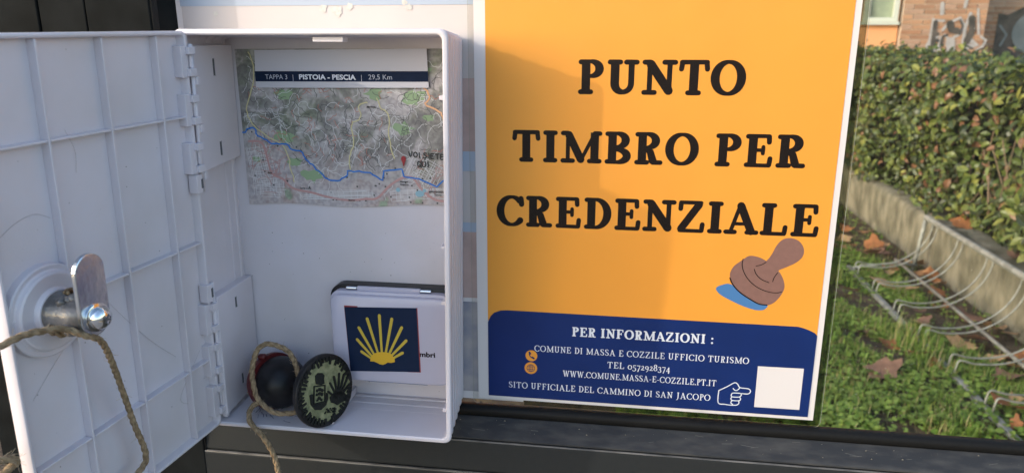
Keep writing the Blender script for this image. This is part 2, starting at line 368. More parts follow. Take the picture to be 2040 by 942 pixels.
def serif_text(pr, text, x0, x1, zb, cap, th=0.16, tn=0.07, sh=0.075, gap=0.06, slope=0.0):
    gl = [serif_glyph(c, th, tn, sh) for c in text]; nat = sum(w for _, w in gl) + gap * (len(gl) - 1); kx = (x1 - x0) / nat; x = 0
    kw = (kx + cap) / 2
    for g, w in gl:
        for pts, ws, cp_ in g:
            P = [(x0 + (x + p[0]) * kx, zb + slope * (x + p[0]) * kx + p[1] * cap) for p in pts]
            pr.rib(P, [q * kw for q in ws] if isinstance(ws, (list, tuple)) else ws * kw, (5 if cap > 0.01 else 3) * cp_)
        x += w + gap
def sans_mesh(text, size, x, z, fn, name, m, parent, bold=0.0, x1=None, align='LEFT', shear=0.0, spacing=1.0):
    cu = bpy.data.curves.new('lettering_curve', 'FONT'); cu.body = text; cu.size = 1.0; cu.offset = bold; cu.space_character = spacing; cu.resolution_u = 3
    to = bpy.data.objects.new('tmp_text', cu); C.objects.link(to); dg = bpy.context.evaluated_depsgraph_get(); dg.update()
    me = bpy.data.meshes.new_from_object(to.evaluated_get(dg)); bpy.data.objects.remove(to)
    xs = [v.co.x for v in me.vertices]; kx = size if x1 is None else (x1 - x) / (max(xs) - min(xs)); mn = min(xs)
    vs = [fn(x + (v.co.x - mn) * kx, z + v.co.y * size, 0) for v in me.vertices]; fs = [tuple(p.vertices) for p in me.polygons]
    bpy.data.meshes.remove(me); return obj(name, (vs, fs), m, parent)

# ------------------------------------------------------------------ the setting beyond the glass
G = -1.1212
def groundmat():
    m = mat('soil_and_moss', (0.10, 0.070, 0.040), 0.95, col2=(0.060, 0.040, 0.026), vscale=9, bump=0.8, bscale=30, bdist=0.03, vlo=0.38, vhi=0.55); return m
M['ground'] = groundmat()
gm = ([(-60, 0.35, G), (60, 0.35, G), (60, 90, G), (-60, 90, G)], [(0, 1, 2, 3)])
tag(obj('ground', gm, M['ground']), 'grassy ground between the shelter and the hedge', kind='structure')
M['paving'] = mat('grey_paving', (0.22, 0.21, 0.20), 0.9, col2=(0.16, 0.155, 0.15), vscale=3, bump=0.3, bscale=40, bdist=0.01)
tag(obj('pavement', box(-60, 60, -60, 0.35, G - 0.2, G + 0.06), M['paving']), 'grey pavement under the shelter', kind='structure')

# grass: soft blades and round clover leaves
def grass():
    vs, fs, mi = [], [], []
    def blade(x, y, h, w, a, lean, m):
        k = len(vs); ca, sa = math.cos(a), math.sin(a); lx, ly = math.cos(a + 1.4) * lean, math.sin(a + 1.4) * lean
        vs.extend([(x - ca * w, y - sa * w, G), (x + ca * w, y + sa * w, G), (x + ca * w * .7 + lx * .4, y + sa * w * .7 + ly * .4, G + h * .6), (x - ca * w * .7 + lx * .4, y - sa * w * .7 + ly * .4, G + h * .6), (x + lx, y + ly, G + h)])
        fs.extend([(k, k + 1, k + 2, k + 3), (k + 3, k + 2, k + 4)]); mi.extend([m, m])
    def clover(x, y, h, r, m):
        for j in range(3):
            a = uni(0, 2 * PI); cx, cy = x + math.cos(a) * r, y + math.sin(a) * r; k = len(vs); tz = uni(-.3, .3); tx = uni(-.4, .4)
            for q in range(5):
                b = 2 * PI * q / 5; vs.append((cx + math.cos(b) * r, cy + math.sin(b) * r, G + h + math.cos(b) * r * tx + math.sin(b) * r * tz))
            fs.append((k, k + 1, k + 2, k + 3, k + 4)); mi.append(m)
    def bare(x, y):
        b = math.sin(x * 5.1 + 1.3 * y) * math.sin(y * 2.3 - x * 2) + 0.6 * math.sin(x * 11 + y * 7)
        nearwall = max(0, (x - 1.56 + .06 * math.sin(y * 6)) / 0.22)
        return b * 0.72 + nearwall * 1.5 > 0.56
    n = 0
    while n < 90000:
        y = 0.8 + 6.2 * rnd() ** 1.3; x = uni(-0.2 + 0.15 * y, 1.9)
        if bare(x, y) and rnd() < 0.93: n += 1; continue
        tall = max(0, 1 - ((x - 1.40) / .14) ** 2 - ((y - 2.85) / .42) ** 2); hv = (.75 + .6 * (.5 + .5 * math.sin(x * 7.3 + 2 * y) * math.sin(y * 4.9 - x))) + 1.3 * tall
        if abs(x - 1.46) < .085 and not 2.50 < y < 3.05: hv *= .30
        c = math.sin(x * 4 + 1) * math.cos(y * 3.1) + 0.5 * math.sin(9 * x + 4 * y)
        if rnd() < 0.66 + 0.22 * c: blade(x, y, uni(.022, .065) * hv, uni(.0012, .0028), uni(0, 2 * PI), uni(.005, .035) * hv, random.choice((0, 1, 1, 2, 3) if c > -.2 else (0, 0, 1, 3)))
        else: clover(x, y, uni(.012, .036), uni(.006, .011), random.choice((1, 2, 2, 2) if c < .4 else (0, 1, 1, 2)))
        n += 1
    me = bpy.data.meshes.new('grass'); me.from_pydata([(a, b, c) for a, b, c in vs], [], fs)
    for c in ((0.115, 0.20, 0.026), (0.175, 0.29, 0.038), (0.27, 0.38, 0.075), (0.38, 0.33, 0.15)): me.materials.append(mat('grass_blade', c, 0.55, var=0.3, vscale=9, trans=0.25))
    me.polygons.foreach_set('material_index', mi); me.update()
    return tag(link('grass', me), 'short green grass and clover behind the glass', 'grass', kind='stuff')
grass()

# concrete kerb wall under the hedge
M['concrete'] = mat('weathered_concrete', (0.225, 0.205, 0.155), 0.9, col2=(0.085, 0.08, 0.055), vscale=11, bump=0.9, bscale=40, bdist=0.012, stretch=(1, 1, 0.5))
kw = thing('concrete_wall', (2.02, 5, G), 'low weathered concrete wall holding the hedge bed', 'wall')
cols = []
ys = [-2 + 0.12 * i for i in range(120)]
L = []
for y in ys:
    w1 = 0.012 * math.sin(y * 3.1) + 0.007 * math.sin(y * 9.7); w2 = 0.008 * math.sin(y * 5 + 1)
    prof = [(1.935 + w1 * .3, G - .05), (1.925 + w1 * .6, G + .10), (1.918 + w1, G + .27), (1.926 + w1, G + .300 + w2), (1.942 + w1, G + .312 + w2), (2.06, G + .314 + w2), (2.10, G + .30), (2.10, G - .05)]
    L.append([(x, y, z) for x, z in prof])
obj('wall_body', loft(L), M['concrete'], kw, smooth=False, angle=0.7)
obj('soil_bed', box(2.095, 3.1, -2, 12.2, G - .04, G + .27), M['ground'], kw)

# hedge
def leaf_mesh(L_, w, fold=0.25, curl=0.2):
    pts = [(0, 0), (0.28, 0.42), (0.6, 0.46), (0.85, 0.25), (1, 0)]
    v = []; f = []
    for s, t in pts: z = -curl * L_ * (s - .4) ** 2; v.append((0, s * L_, z))
    for s, t in pts[1:-1]:
        z = -curl * L_ * (s - .4) ** 2 + fold * w * t; v.append((t * w, s * L_, z)); v.append((-t * w, s * L_, z))
    f = [(0, 5, 1), (0, 1, 6), (1, 5, 7, 2), (1, 2, 8, 6), (2, 7, 9, 3), (2, 3, 10, 8), (3, 9, 4), (3, 4, 10)]
    return v, f
LM = [mat('hedge_leaf', c, 0.42, spec=0.5, var=0.35, vscale=14, trans=t) for c, t in (((0.055, 0.075, 0.024), .15), ((0.095, 0.135, 0.032), .2), ((0.17, 0.21, 0.050), .25), ((0.30, 0.31, 0.07), .3), ((0.26, 0.13, 0.075), .15), ((0.035, 0.048, 0.018), .1))]
LWT = [0, 0, 0, 0, 1, 1, 1, 1, 1, 2, 2, 2, 3, 4, 5, 5]
def rotm(nrm, spin):
    q = Vector((0, 0, 1)).rotation_difference(nrm); return (q.to_matrix() @ Matrix.Rotation(spin, 3, 'Z'))
hedge = thing('hedge', (2.35, 5, G + .27), 'dense clipped evergreen hedge behind the bicycle rack', 'hedge')
HX0, HTOP = 1.965, 0.058
def hedge_pt():
    r = rnd(); y = 0.6 + 11.2 * rnd() ** 1.25
    bul = 0.06 * math.sin(y * 2.1) + 0.035 * math.sin(y * 5.3 + 1)
    end = y - 11.2
    if r < 0.62:
        z = uni(G + .285, HTOP - .01); inset = abs(random.gauss(0, 0.065)) + .05 * max(0, math.sin(y * 13 + z * 7) * math.sin(z * 17 - y * 4) - .35); rd = max(0, (z - (HTOP - .16)) / .16); ru = max(0, (G + .5 - z) / .2)
        x = HX0 + bul + inset + .10 * rd * rd + .01 * ru * ru + 0.045 * math.sin(z * 9 + y * 3); nrm = Vector((-1, uni(-.9, .5), uni(-.3, 1.1) + rd))
    else:
        x = uni(HX0 + .05, 3.0); z = HTOP + .03 * math.sin(y * 1.9 + 1.1) + .025 * math.sin(x * 7 + y * 3.3) + .02 * math.sin(y * 8.7) - abs(random.gauss(0, .035)) - .10 * max(0, (HX0 + .2 - x) / .2) ** 2
        if rnd() < .09: z += uni(.02, .09)
        nrm = Vector((uni(-.8, .5), uni(-1.1, .4), 1))
    return Vector((x, y, z)), nrm.normalized()
pts = [hedge_pt() for _ in range(30000)]
cp = Vector((0.0857, -0.4305, 0.2288))
def inview(p):
    d = p - cp; z = d.dot(Vector((-.1407, .9545, -.2629)))
    if z <= 0: return False
    px = 1020 + 1463 * d.dot(Vector((.9893, .1457, -.0006))) / z; py = 471 - 1463 * d.dot(Vector((-.0377, .2602, .9648))) / z
    return 1700 < px < 2045 and -10 < py < 870
cand = sorted([i for i, (p, nr) in enumerate(pts) if inview(p) and (p.x < HX0 + .12 or p.z > HTOP - .03)], key=lambda i: (pts[i][0] - cp).length)[:290]
near = set(cand)
lib = []
for k in range(16):
    v, f = leaf_mesh(uni(.046, .074), uni(.026, .040), uni(.15, .4), uni(.1, .5)); me = bpy.data.meshes.new('leaf'); me.from_pydata(v, [], f); me.materials.append(LM[LWT[k]]); lib.append(me)
vs, fs, mi = [], [], []
hl = hedge.location
for i, (p, nr) in enumerate(pts):
    R3 = rotm((nr + Vector((uni(-.5, .5), uni(-.5, .5), uni(-.5, .5)))).normalized(), uni(0, 2 * PI))
    if i in near:
        o = link('leaf', lib[random.randrange(16)], hedge, p - hl); o.rotation_euler = R3.to_euler(); continue
    sc = uni(.6, 1.2); v, f = leaf_mesh(.060 * sc, .034 * sc, uni(.1, .6), uni(.1, 1.2)); k = len(vs)
    vs += [tuple(R3 @ Vector(q) + p - hl) for q in v]; fs += [tuple(j + k for j in t) for t in f]; mi += [random.choice(LWT)] * len(f)
me = bpy.data.meshes.new('foliage'); me.from_pydata(vs, [], fs)
for m_ in LM: me.materials.append(m_)
me.polygons.foreach_set('material_index', mi); me.update(); tag(link('foliage', me, hedge), kind='stuff')
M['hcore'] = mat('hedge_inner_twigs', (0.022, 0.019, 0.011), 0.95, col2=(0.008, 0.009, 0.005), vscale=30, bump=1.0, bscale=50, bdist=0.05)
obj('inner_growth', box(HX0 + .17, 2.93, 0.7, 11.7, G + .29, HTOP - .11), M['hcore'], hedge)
mb = MB()
for _ in range(160):
    y = 0.8 + 7 * rnd(); p = Vector((HX0 + uni(.12, .17), y, G + .28)); q = p + Vector((uni(-.06, .0), uni(-.3, .3), uni(.15, .6)))
    mb.add(tube([p, (p + q) / 2 + Vector((uni(-.04, .04), uni(-.05, .05), 0)), q], uni(.002, .006), 4, cap=False))
M['twig'] = mat('hedge_twig', (0.16, 0.11, 0.075), 0.8)
tag(obj('twigs', mb.out(), M['twig'], hedge), kind='stuff')

# bicycle rack
M['galv'] = mat('galvanised_steel', (0.32, 0.33, 0.32), 0.6, metal=0.3, col2=(0.20, 0.205, 0.195), vscale=25)
rack = thing('bicycle_rack', (1.65, 2.5, G), 'galvanised steel bicycle rack with paired wire hoops on the grass', 'bicycle rack')
Y0, Y1 = 0.75, 4.02
obj('top_tube', tube([(1.862, Y1, G + .335), (1.852, Y0, G + .335)], .0165, 14), M['galv'], rack, smooth=True, angle=0.8)
obj('front_rail', box(1.455, 1.480, Y0, Y1, G + .004, G + .026), M['galv'], rack, bevel=.003)
obj('middle_rod', tube([(1.725, Y1, G + .075), (1.715, Y0, G + .075)], .0085, 8), M['galv'], rack, smooth=True)
for y in (Y1, Y0): obj('rack_leg', tube([(1.862, y, G + .325), (1.85, y + .01, G + .16), (1.84, y + .02, G)], .012, 8), M['galv'], rack, smooth=True)
for y in (Y1 - .03, Y0 + .03): obj('cross_bar', tube([(1.48, y, G + .02), (1.72, y, G + .06), (1.84, y, G + .05)], .008, 8), M['galv'], rack, smooth=True)
y = 3.90
for j in range(10):
    for e in (0, .062):
        P = [(1.858, y - e, G + .33)]
        for a in range(0, 91, 9): t = math.radians(a); P.append((1.575 + .282 * math.cos(t), y - e, G + .335 - .262 * math.sin(t)))
        P += [(1.53, y - e, G + .074), (1.487, y - e, G + .085), (1.472, y - e, G + .075), (1.467, y - e, G + .03)]
        obj('wheel_hoop', tube(catmull(P, 2), .0039, 7), M['galv'], rack, smooth=True)
    P = [(1.72, y - .03, G + .075), (1.76, y - .03, G + .04), (1.79, y - .03, G + .004)]
    obj('support_pin', tube(P, .005, 6), M['galv'], rack, smooth=True)
    y -= .325

# fallen leaves, each one lying where it is seen
DL = [mat('dry_leaf', c, 0.75, var=0.35, vscale=30, bump=.4, bscale=90, bdist=.004, trans=.1) for c in ((0.50, 0.25, 0.11), (0.42, 0.165, 0.06), (0.24, 0.13, 0.09), (0.56, 0.35, 0.18))]
def dry_leaf(x, y, z, L_, m, label, lift=.034):
    L_ *= 1.25; out = []; n = 14; a0 = uni(0, 2 * PI); st = uni(.55, .9); tx, ty = uni(-.35, .35), uni(-.35, .35); cu = uni(.2, .6)
    vs = [(x, y, z + lift)]
    for i in range(n):
        a = 2 * PI * i / n; r = L_ / 2 * (1 + .20 * math.cos(5 * a + 1) + uni(-.06, .06)); lx = r * math.cos(a); ly = r * st * math.sin(a)
        vs.append((x + lx * math.cos(a0) - ly * math.sin(a0), y + lx * math.sin(a0) + ly * math.cos(a0), z + lift + lx * tx + ly * ty + cu * (lx * lx) / L_ * 1.6))
    fs = [(0, i + 1, (i + 1) % n + 1) for i in range(n)]
    zz = min(v[2] for v in vs); vs = [(a, b, c - zz + z + lift * .6) for a, b, c in vs]
    o = obj('fallen_leaf', (vs, fs), DL[m], at=(x, y, z), smooth=True); tag(o, label, 'leaf', 'dry leaves fallen round the bicycle rack')
    return o
for a in [(1.606, 3.659, .19, 3, 'large tan fallen leaf lying beside the hoops, the palest on the grass'), (1.391, 2.709, .095, 1, 'left one of two touching orange leaves on the grass'), (1.425, 2.615, .075, 1, 'right one of two touching orange leaves on the grass'),
          (1.180, 2.512, .12, 2, 'long dull brown leaf on the grass nearest the poster edge'), (1.703, 2.885, .14, 2, 'broad brown leaf beneath the middle rod of the rack'), (1.545, 2.265, .12, 1, 'orange leaf lying close to the front rail end near the window sill'),
          (1.2946, 2.80, .075, 1, 'small orange leaf above the touching pair on the grass'), (1.640, 4.25, .13, 2, 'brown leaf by the far corner of the bicycle rack'), (1.74, 4.45, .12, 1, 'rust coloured leaf in the far grass behind the rack'),
          (1.87, 4.10, .12, 3, 'tan leaf lying against the far rack leg'), (1.87, 3.86, .10, 1, 'orange leaf against the concrete wall below the far rack leg'), (1.79, 3.55, .11, 1, 'rust leaf on bare soil between the far hoops'),
          (1.85, 3.02, .13, 3, 'tan leaf on bare soil close to the concrete wall'), (1.33, 3.52, .09, 2, 'dark brown leaf in the grass left of the front rail'), (1.79, 3.20, .11, 2, 'dark brown leaf on soil between the near hoops'),
          (1.80, 2.70, .13, 1, 'orange leaf on soil under the nearest hoops'), (1.60, 4.62, .10, 3, 'pale leaf in the farthest grass near the poster edge'), (1.86, 2.45, .12, 3, 'tan leaf at the foot of the wall by the right edge'),
          (1.78, 2.25, .10, 2, 'brown leaf beneath the nearest hoop pair'), (1.24, 2.95, .07, 2, 'small dull leaf in the grass beside the poster edge')]:
    dry_leaf(a[0], a[1], G, a[2], a[3], a[4])
used_ = {}
def leaf_label(x, y):
    row = max(1, min(6, round((4.06 - y) / .325))); o_ = ('first', 'second', 'third', 'fourth', 'fifth', 'sixth')[row - 1]
    side = 'against the wall foot' if x > 1.80 else 'under the middle rod' if x > 1.66 else 'in the grass edge'
    if y > 4.15: t = 'small dry leaf beyond the far end of the rack ' + side
    else: t = 'small dry leaf ' + side + ' by the ' + o_ + ' hoop pair from far end'
    k = used_.get(t, 0); used_[t] = k + 1
    return t if k == 0 else t.replace('small dry leaf', ('', 'nearer small dry leaf', 'nearest small dry leaf', 'tiny dry leaf', 'curled dry leaf')[min(k, 4)])
for i in range(34):
    x = uni(1.50, 1.90); yy = uni(2.1, 4.9); dry_leaf(x, yy, G, uni(.05, .10), random.randrange(4), leaf_label(x, yy))
for a in [(2.0, 3.88, .11, 1, 'orange leaf lying on top of the concrete wall by the rack end'), (2.01, 3.30, .09, 2, 'brown leaf on top of the concrete wall under the hedge')]: dry_leaf(a[0], a[1], G + .315, a[2], a[3], a[4], .004)

# building behind the hedge
M['orange'] = mat('salmon_orange_render', (0.78, 0.36, 0.17), 0.9, var=0.06, vscale=2, bump=.2, bscale=60, bdist=.01)
M['mortar'] = mat('pale_mortar', (0.52, 0.42, 0.35), 0.95, var=.2, vscale=10)
BR = [mat('brick_clay', c, 0.9, var=0.2, vscale=9) for c in ((0.40, 0.20, 0.12), (0.46, 0.25, 0.155), (0.35, 0.185, 0.12), (0.43, 0.26, 0.19))]
M['spraygrey'] = mat('grey_spray_paint', (0.40, 0.37, 0.38), 0.8, var=.2, vscale=12)
M['sprayblack'] = mat('black_spray_paint', (0.030, 0.028, 0.030), 0.8, col2=(.09, .075, .07), vscale=9)
M['spraypale'] = mat('pale_blue_spray_paint', (0.21, 0.23, 0.24), 0.8, col2=(0.15, 0.17, 0.18), vscale=5)
M['pvc'] = mat('cream_window_frame', (0.55, 0.56, 0.50), 0.5)
M['pane'] = mat('dim_window_pane', (0.13, 0.15, 0.12), 0.12, col2=(0.30, 0.35, 0.25), vscale=1.6, vlo=.45, vhi=.62)
bl = thing('building', (4, 11, G), 'salmon rendered building with a brick corner pier covered in graffiti', 'building')
obj('rendered_wall', box(-14, 3.58, 10.05, 10.35, G, 5.2), M['orange'], bl)
obj('roof', box(-14.5, 12.5, 9.7, 16, 5.2, 5.45), M['mortar'], bl)
obj('side_wall', box(12.0, 12.3, 10.9, 15.7, G, 5.2), M['orange'], bl); obj('side_wall', box(-14, -13.7, 10.36, 15.7, G, 5.2), M['orange'], bl); obj('rear_wall', box(-13.7, 12, 15.4, 15.7, G, 5.2), M['orange'], bl)
wn = obj('window', (lambda m: m.add(box(3.13, 3.19, 10.0, 10.09, .405, 1.7)).add(box(3.49, 3.55, 10.0, 10.09, .405, 1.7)).add(box(3.19, 3.49, 10.0, 10.09, .405, .455)).add(box(3.19, 3.49, 10.0, 10.09, 1.65, 1.7)).out())(MB()), M['pvc'], bl)
obj('sill', box(3.08, 3.565, 9.965, 10.06, .365, .402), M['pvc'], wn); obj('pane', box(3.185, 3.495, 10.045, 10.053, .45, 1.66), M['pane'], wn)
obj('frame_post', box(2.98, 3.10, 10.02, 10.06, .403, 1.7), M['pvc'], wn)
def bricks(x0, x1, y, z0, z1, parent, bx=.25, hz=.062, yd=.02, lim=280, seen=(0, 9)):
    br = []
    for k in range(len(BR)):
        v, f = box(-bx / 2 + .006, bx / 2 - .006, -.010, .0, .005, hz - .005); me = bpy.data.meshes.new('brick'); me.from_pydata(v, [], f); me.materials.append(BR[k]); br.append(me)
    n = 0; rest = [MB() for _ in BR]; r = 0; z = z0; org = wloc(parent)
    while z + hz <= z1 + 1e-6:
        x = x0 + (bx / 2 if r % 2 else 0)
        if r % 2:
            for hx in (x0, x1 - bx / 2 - ((x1 - x0) % bx if False else 0)):
                q = box(hx + .006, hx + bx / 2 - .006, y - .010, y, z + .005, z + hz - .005); rest[r % 4].add(q)
        while x + bx <= x1 + 1e-6:
            k = random.randrange(len(BR)); c = (x + bx / 2, y + uni(-.003, .003), z)
            if seen[0] < z < seen[1] and n < lim: link('brick', br[k], parent, Vector(c) - org); n += 1
            else: rest[k].add(([(a + c[0], b + c[1], d + c[2]) for a, b, d in box(-bx / 2 + .006, bx / 2 - .006, -.010, 0, .005, hz - .005)[0]], box(0, 1, 0, 1, 0, 1)[1]))
            x += bx
        z += hz; r += 1
    mb = MB(); me_i = []
    for k, q in enumerate(rest): mb.add(q.out()); me_i += [k] * len(q.f)
    if me_i:
        o = obj('brickwork', mb.out(), BR, parent); o['kind'] = 'stuff'
        if len(o.data.polygons) == len(me_i): o.data.polygons.foreach_set('material_index', me_i)
pier = obj('brick_pier', box(3.60, 4.60, 10.0, 10.9, G, 5.2), M['mortar'], bl)
bricks(3.60, 4.60, 10.0, G, 2.4, pier, seen=(-.15, .75))
rec = obj('recessed_wall', box(4.60, 12.0, 10.75, 10.9, G, 5.2), M['mortar'], bl)
bricks(4.62, 8.62, 10.75, G, 2.4, rec, seen=(-.15, .80), lim=200)
def flat(y): return lambda x, z, e: (x, y - e * 60, z)
pr = Print(flat(9.984))
for P, w in [([(3.97, .43), (3.955, -.02)], .035), ([(3.97, .42), (4.10, .41)], .03), ([(4.02, .20), (4.10, .22), (4.08, .02)], .05), ([(4.10, .30), (4.15, .38), (4.29, .45), (4.34, .36), (4.30, .24), (4.20, .18), (4.13, .24)], .035), ([(4.21, .16), (4.24, -.05), (4.26, -.15)], .11), ([(4.40, .50), (4.36, .32), (4.36, .10), (4.45, -.10)], .04), ([(4.42, .18), (4.52, .12), (4.40, .09)], .08), ([(4.48, .55), (4.53, .25)], .03), ([(4.56, .22), (4.63, .17), (4.60, .10), (4.53, .04)], .03), ([(4.52, -.05), (4.60, -.02), (4.64, -.10)], .03), ([(3.98, .12), (3.99, -.1)], .12), ([(4.05, .62), (4.06, .50)], .05), ([(4.34, .75), (4.32, .58)], .04)]:
    pr.rib(P, w)
pr.build('grey_graffiti', M['spraygrey'], bl)
pr = Print(flat(9.978))
for P, w in [([(4.0, .40), (4.0, .0)], .05), ([(4.02, .26), (4.04, .25)], .05), ([(4.0, .17), (4.05, .17)], .05), ([(4.17, .38), (4.20, .30), (4.26, .29)], .085), ([(4.29, .42), (4.33, .34), (4.30, .25)], .025), ([(4.42, .44), (4.445, .30), (4.40, .16)], .08), ([(4.39, .12), (4.48, .07)], .02), ([(4.16, .24), (4.11, .22), (4.10, .12)], .03), ([(4.44, .02), (4.45, -.08)], .05), ([(3.80, .12), (3.81, 0.0)], .02)]:
    pr.rib(P, w)
pr.build('black_graffiti', M['sprayblack'], bl)
pr = Print(flat(10.733)); pr.poly([(5.06, .52), (5.18, .50), (5.36, .60), (5.9, .60), (5.9, -.6), (5.06, -.6)]); pr.build('black_graffiti', M['sprayblack'], bl)
pr = Print(flat(10.727)); pr.disc((5.62, .27), .36, 26, .30); pr.poly([(5.40, -.02), (5.8, -.04), (5.8, -.5), (5.44, -.4)]); pr.rib([(5.1, .36), (5.2, .24), (5.14, .10)], .03); pr.build('pale_graffiti', M['spraypale'], bl)

# ------------------------------------------------------------------ the shelter: glass, gasket, frame
sh_ = thing('shelter_window', (0.2, 0, -0.12), 'dark grey metal framed shelter window behind the white cabinet and posters', 'window')
gx0, gx1 = -0.192, 1.6
obj('glass_pane', box(gx0, gx1, .0024, .0084, -.0105, 1.5), M['glass'], sh_)
def extr(poly, x0, x1): return prism(poly, lambda p: (x0, p[0], p[1]), lambda p: (x1, p[0], p[1]))
obj('gasket', extr([(.002, -.0048), (-.0022, -.0036), (-.0050, -.0038), (-.0066, -.0052), (-.0068, -.0076), (-.0062, -.0094), (-.0055, -.0104), (.002, -.0104)], -.186, gx1), M['rubber'], sh_, angle=1.0)
obj('sill_board', extr([(.0085, -.0106), (-.0058, -.0106), (-.0070, -.0112), (-.0190, -.0172), (-.0202, -.0180), (-.0200, -.0190), (-.018, -.0195), (.0085, -.0195)], -.186, gx1), M['dust'], sh_)
obj('bottom_rail', extr([(.0085, -.0197), (-.0195, -.0197), (-.0208, -.0203), (-.0212, -.0215), (-.0240, -.0385), (-.0236, -.0396), (-.022, -.0402), (.0085, -.0402)], -.186, gx1), M['frame'], sh_)
obj('bottom_rail', extr([(.0085, -.0404), (-.0228, -.0404), (-.0244, -.0408), (-.0251, -.0420), (-.0251, -.13), (.0085, -.13)], -.186, gx1), M['frame'], sh_)
M['edgeglint'] = mat('painted_edge_glint', (0.13, 0.125, 0.12), 0.5, col2=(0.04, 0.04, 0.04), vscale=60, stretch=(1, 6, 6))  # pale colour painted as light catching the rail edges
obj('rail_edge_glint', extr([(-.0205, -.0199), (-.0212, -.0203), (-.0210, -.0199), (-.0205, -.0196)], -.186, gx1), M['edgeglint'], sh_); obj('rail_edge_glint', extr([(-.0240, -.0404), (-.0250, -.0412), (-.0248, -.0404), (-.0240, -.0401)], -.186, gx1), M['edgeglint'], sh_)
obj('lower_panel', box(-.186, gx1, -.012, .008, G + .06, -.131), M['frame'], sh_)
obj('post_gasket', prism([(-.1830, -.0245), (-.1862, -.002), (-.1862, .009), (-.197, .009), (-.197, -.0245)], lambda p: (p[0], p[1], -.13), lambda p: (p[0], p[1], 1.5)), M['rubber'], sh_)
for x0, x1, yy in ((-.2240, -.1840, -.0256), (-.2545, -.2250, -.0252), (-.2900, -.2555, -.0258), (-.34, -.2910, -.0255)):
    obj('post_panel', box(x0, x1, yy, .02, -.13 if yy < -.02 else 0, 1.5), M['post'], sh_, bevel=.0006)
obj('post_foot', box(-.34, -.184, -.0275, .02, G + .06, -.132), M['post'], sh_, bevel=.001)
obj('head_rail', box(-.34, gx1, -.03, .02, 1.502, 1.62), M['frame'], sh_); obj('far_post', box(gx1 + .001, gx1 + .10, -.03, .02, G + .06, 1.501), M['frame'], sh_)
mb = MB()
for _ in range(16):
    x = uni(-.02, .33); t = rnd(); y = -.0076 - .0112 * t; z = -.01142 - .0057 * t; l = uni(.002, .009); w = uni(.00005, .00016); sl_ = uni(-.25, .25) * l
    y2 = min(-.0074, max(-.0190, y + sl_)); z2 = -.01142 - .0057 * ((-.0076 - y2) / .0112)
    mb.add(([(x, y, z), (x + l, y2, z2), (x + l, y2 - w * 2, z2 - w), (x, y - w * 2, z - w)], [(0, 1, 2, 3)]))
M['scuff'] = mat('pale_scuff', (0.10, 0.097, 0.09), 0.8)
tag(obj('scuffs', mb.out(), M['scuff'], sh_), kind='stuff')
# grit along the sill and dried droplets on the glass
mb = MB()
for _ in range(110):
    x = uni(-.18, .34); s = .00012 + .0006 * rnd() ** 4; t = rnd() ** 1.8; y = -.0075 - .0115 * t; z = -.0113 - .0058 * t; mb.add(([(x + a * s, y + b * s, z + c * s) for a, b, c in ((-1, 0, 0), (1, .2, 0), (0, 1, .2), (0, -.2, 1))], [(0, 1, 2), (0, 1, 3), (1, 2, 3), (0, 2, 3)]))
M['grit'] = mat('pale_grit', (0.33, 0.29, 0.22), 0.9)
tag(obj('grit', mb.out(), M['grit']), 'specks of dry grit scattered along the dark sill', 'grit', kind='stuff')
mb = MB()
for _ in range(260):
    x = .213 + abs(random.gauss(0, .07)); z = abs(random.gauss(0, .045)) + .001 if rnd() < .6 else uni(0, .3); r = uni(.00008, .00022); n = 6
    mb.add(([(x + r * math.cos(2 * PI * i / n), .0022, z + r * math.sin(2 * PI * i / n)) for i in range(n)] , [tuple(range(n))]))
M['spot'] = mat('dried_water_spot', (0.36, 0.37, 0.33), 0.6)
tag(obj('dried_droplets', mb.out(), M['spot']), 'tiny dried water spots on the lower window glass', 'water spots', kind='stuff')

# ------------------------------------------------------------------ back sheet and poster
def sheet(y): return lambda x, z, e: (x, y - e, z)
bs = thing('rear_sheet', (-.08, .0010, -.002), 'pale laminated sheet taped behind the white cabinet', 'poster')
M['beige'] = mat('faded_beige_print', (0.56, 0.50, 0.49), 0.45, col2=(0.51, 0.465, 0.455), vscale=14, bump=.2, bscale=60, bdist=.001)
M['paleblue'] = mat('faded_blue_print', (0.36, 0.42, 0.52), 0.45)
M['palepink'] = mat('faded_pink_print', (0.50, 0.36, 0.33), 0.5, var=.2, vscale=60)
M['faded'] = mat('faded_photo_print', (0.40, 0.36, 0.36), 0.5, col2=(0.16, 0.19, 0.27), vscale=45)
obj('sheet', box(-.1838, .0294, .0010, .0020, -.0016, .36), M['paper'], bs)
obj('printed_field', box(-.1800, .0210, .0006, .00095, .070, .355), M['beige'], bs)
obj('blue_band', box(-.1805, .0205, .0003, .00055, .2462, .262), M['paleblue'], bs)
obj('printed_photo', box(-.1790, .0215, .0003, .00055, .004, .066), M['faded'], bs)
pr = Print(sheet(.00025))
for a, b in ((.112, .118), (.150, .162)): pr.poly([(-.009, a), (.001, a), (.001, b), (-.009, b)])
pr.build('printed_blocks', M['paleblue'], bs)['kind'] = 'stuff'
pr = Print(sheet(.0002)); pr.poly([(-.0095, .162), (.0012, .162), (.0012, .205), (-.0095, .205)]); pr.poly([(-.0095, .069), (.0012, .069), (.0012, .112), (-.0095, .112)]); pr.build('printed_margin', M['palepink'], bs)['kind'] = 'stuff'
M['damp'] = mat('grey_damp_patch', (0.47, 0.46, 0.43), .5, col2=(.60, .56, .52), vscale=500)
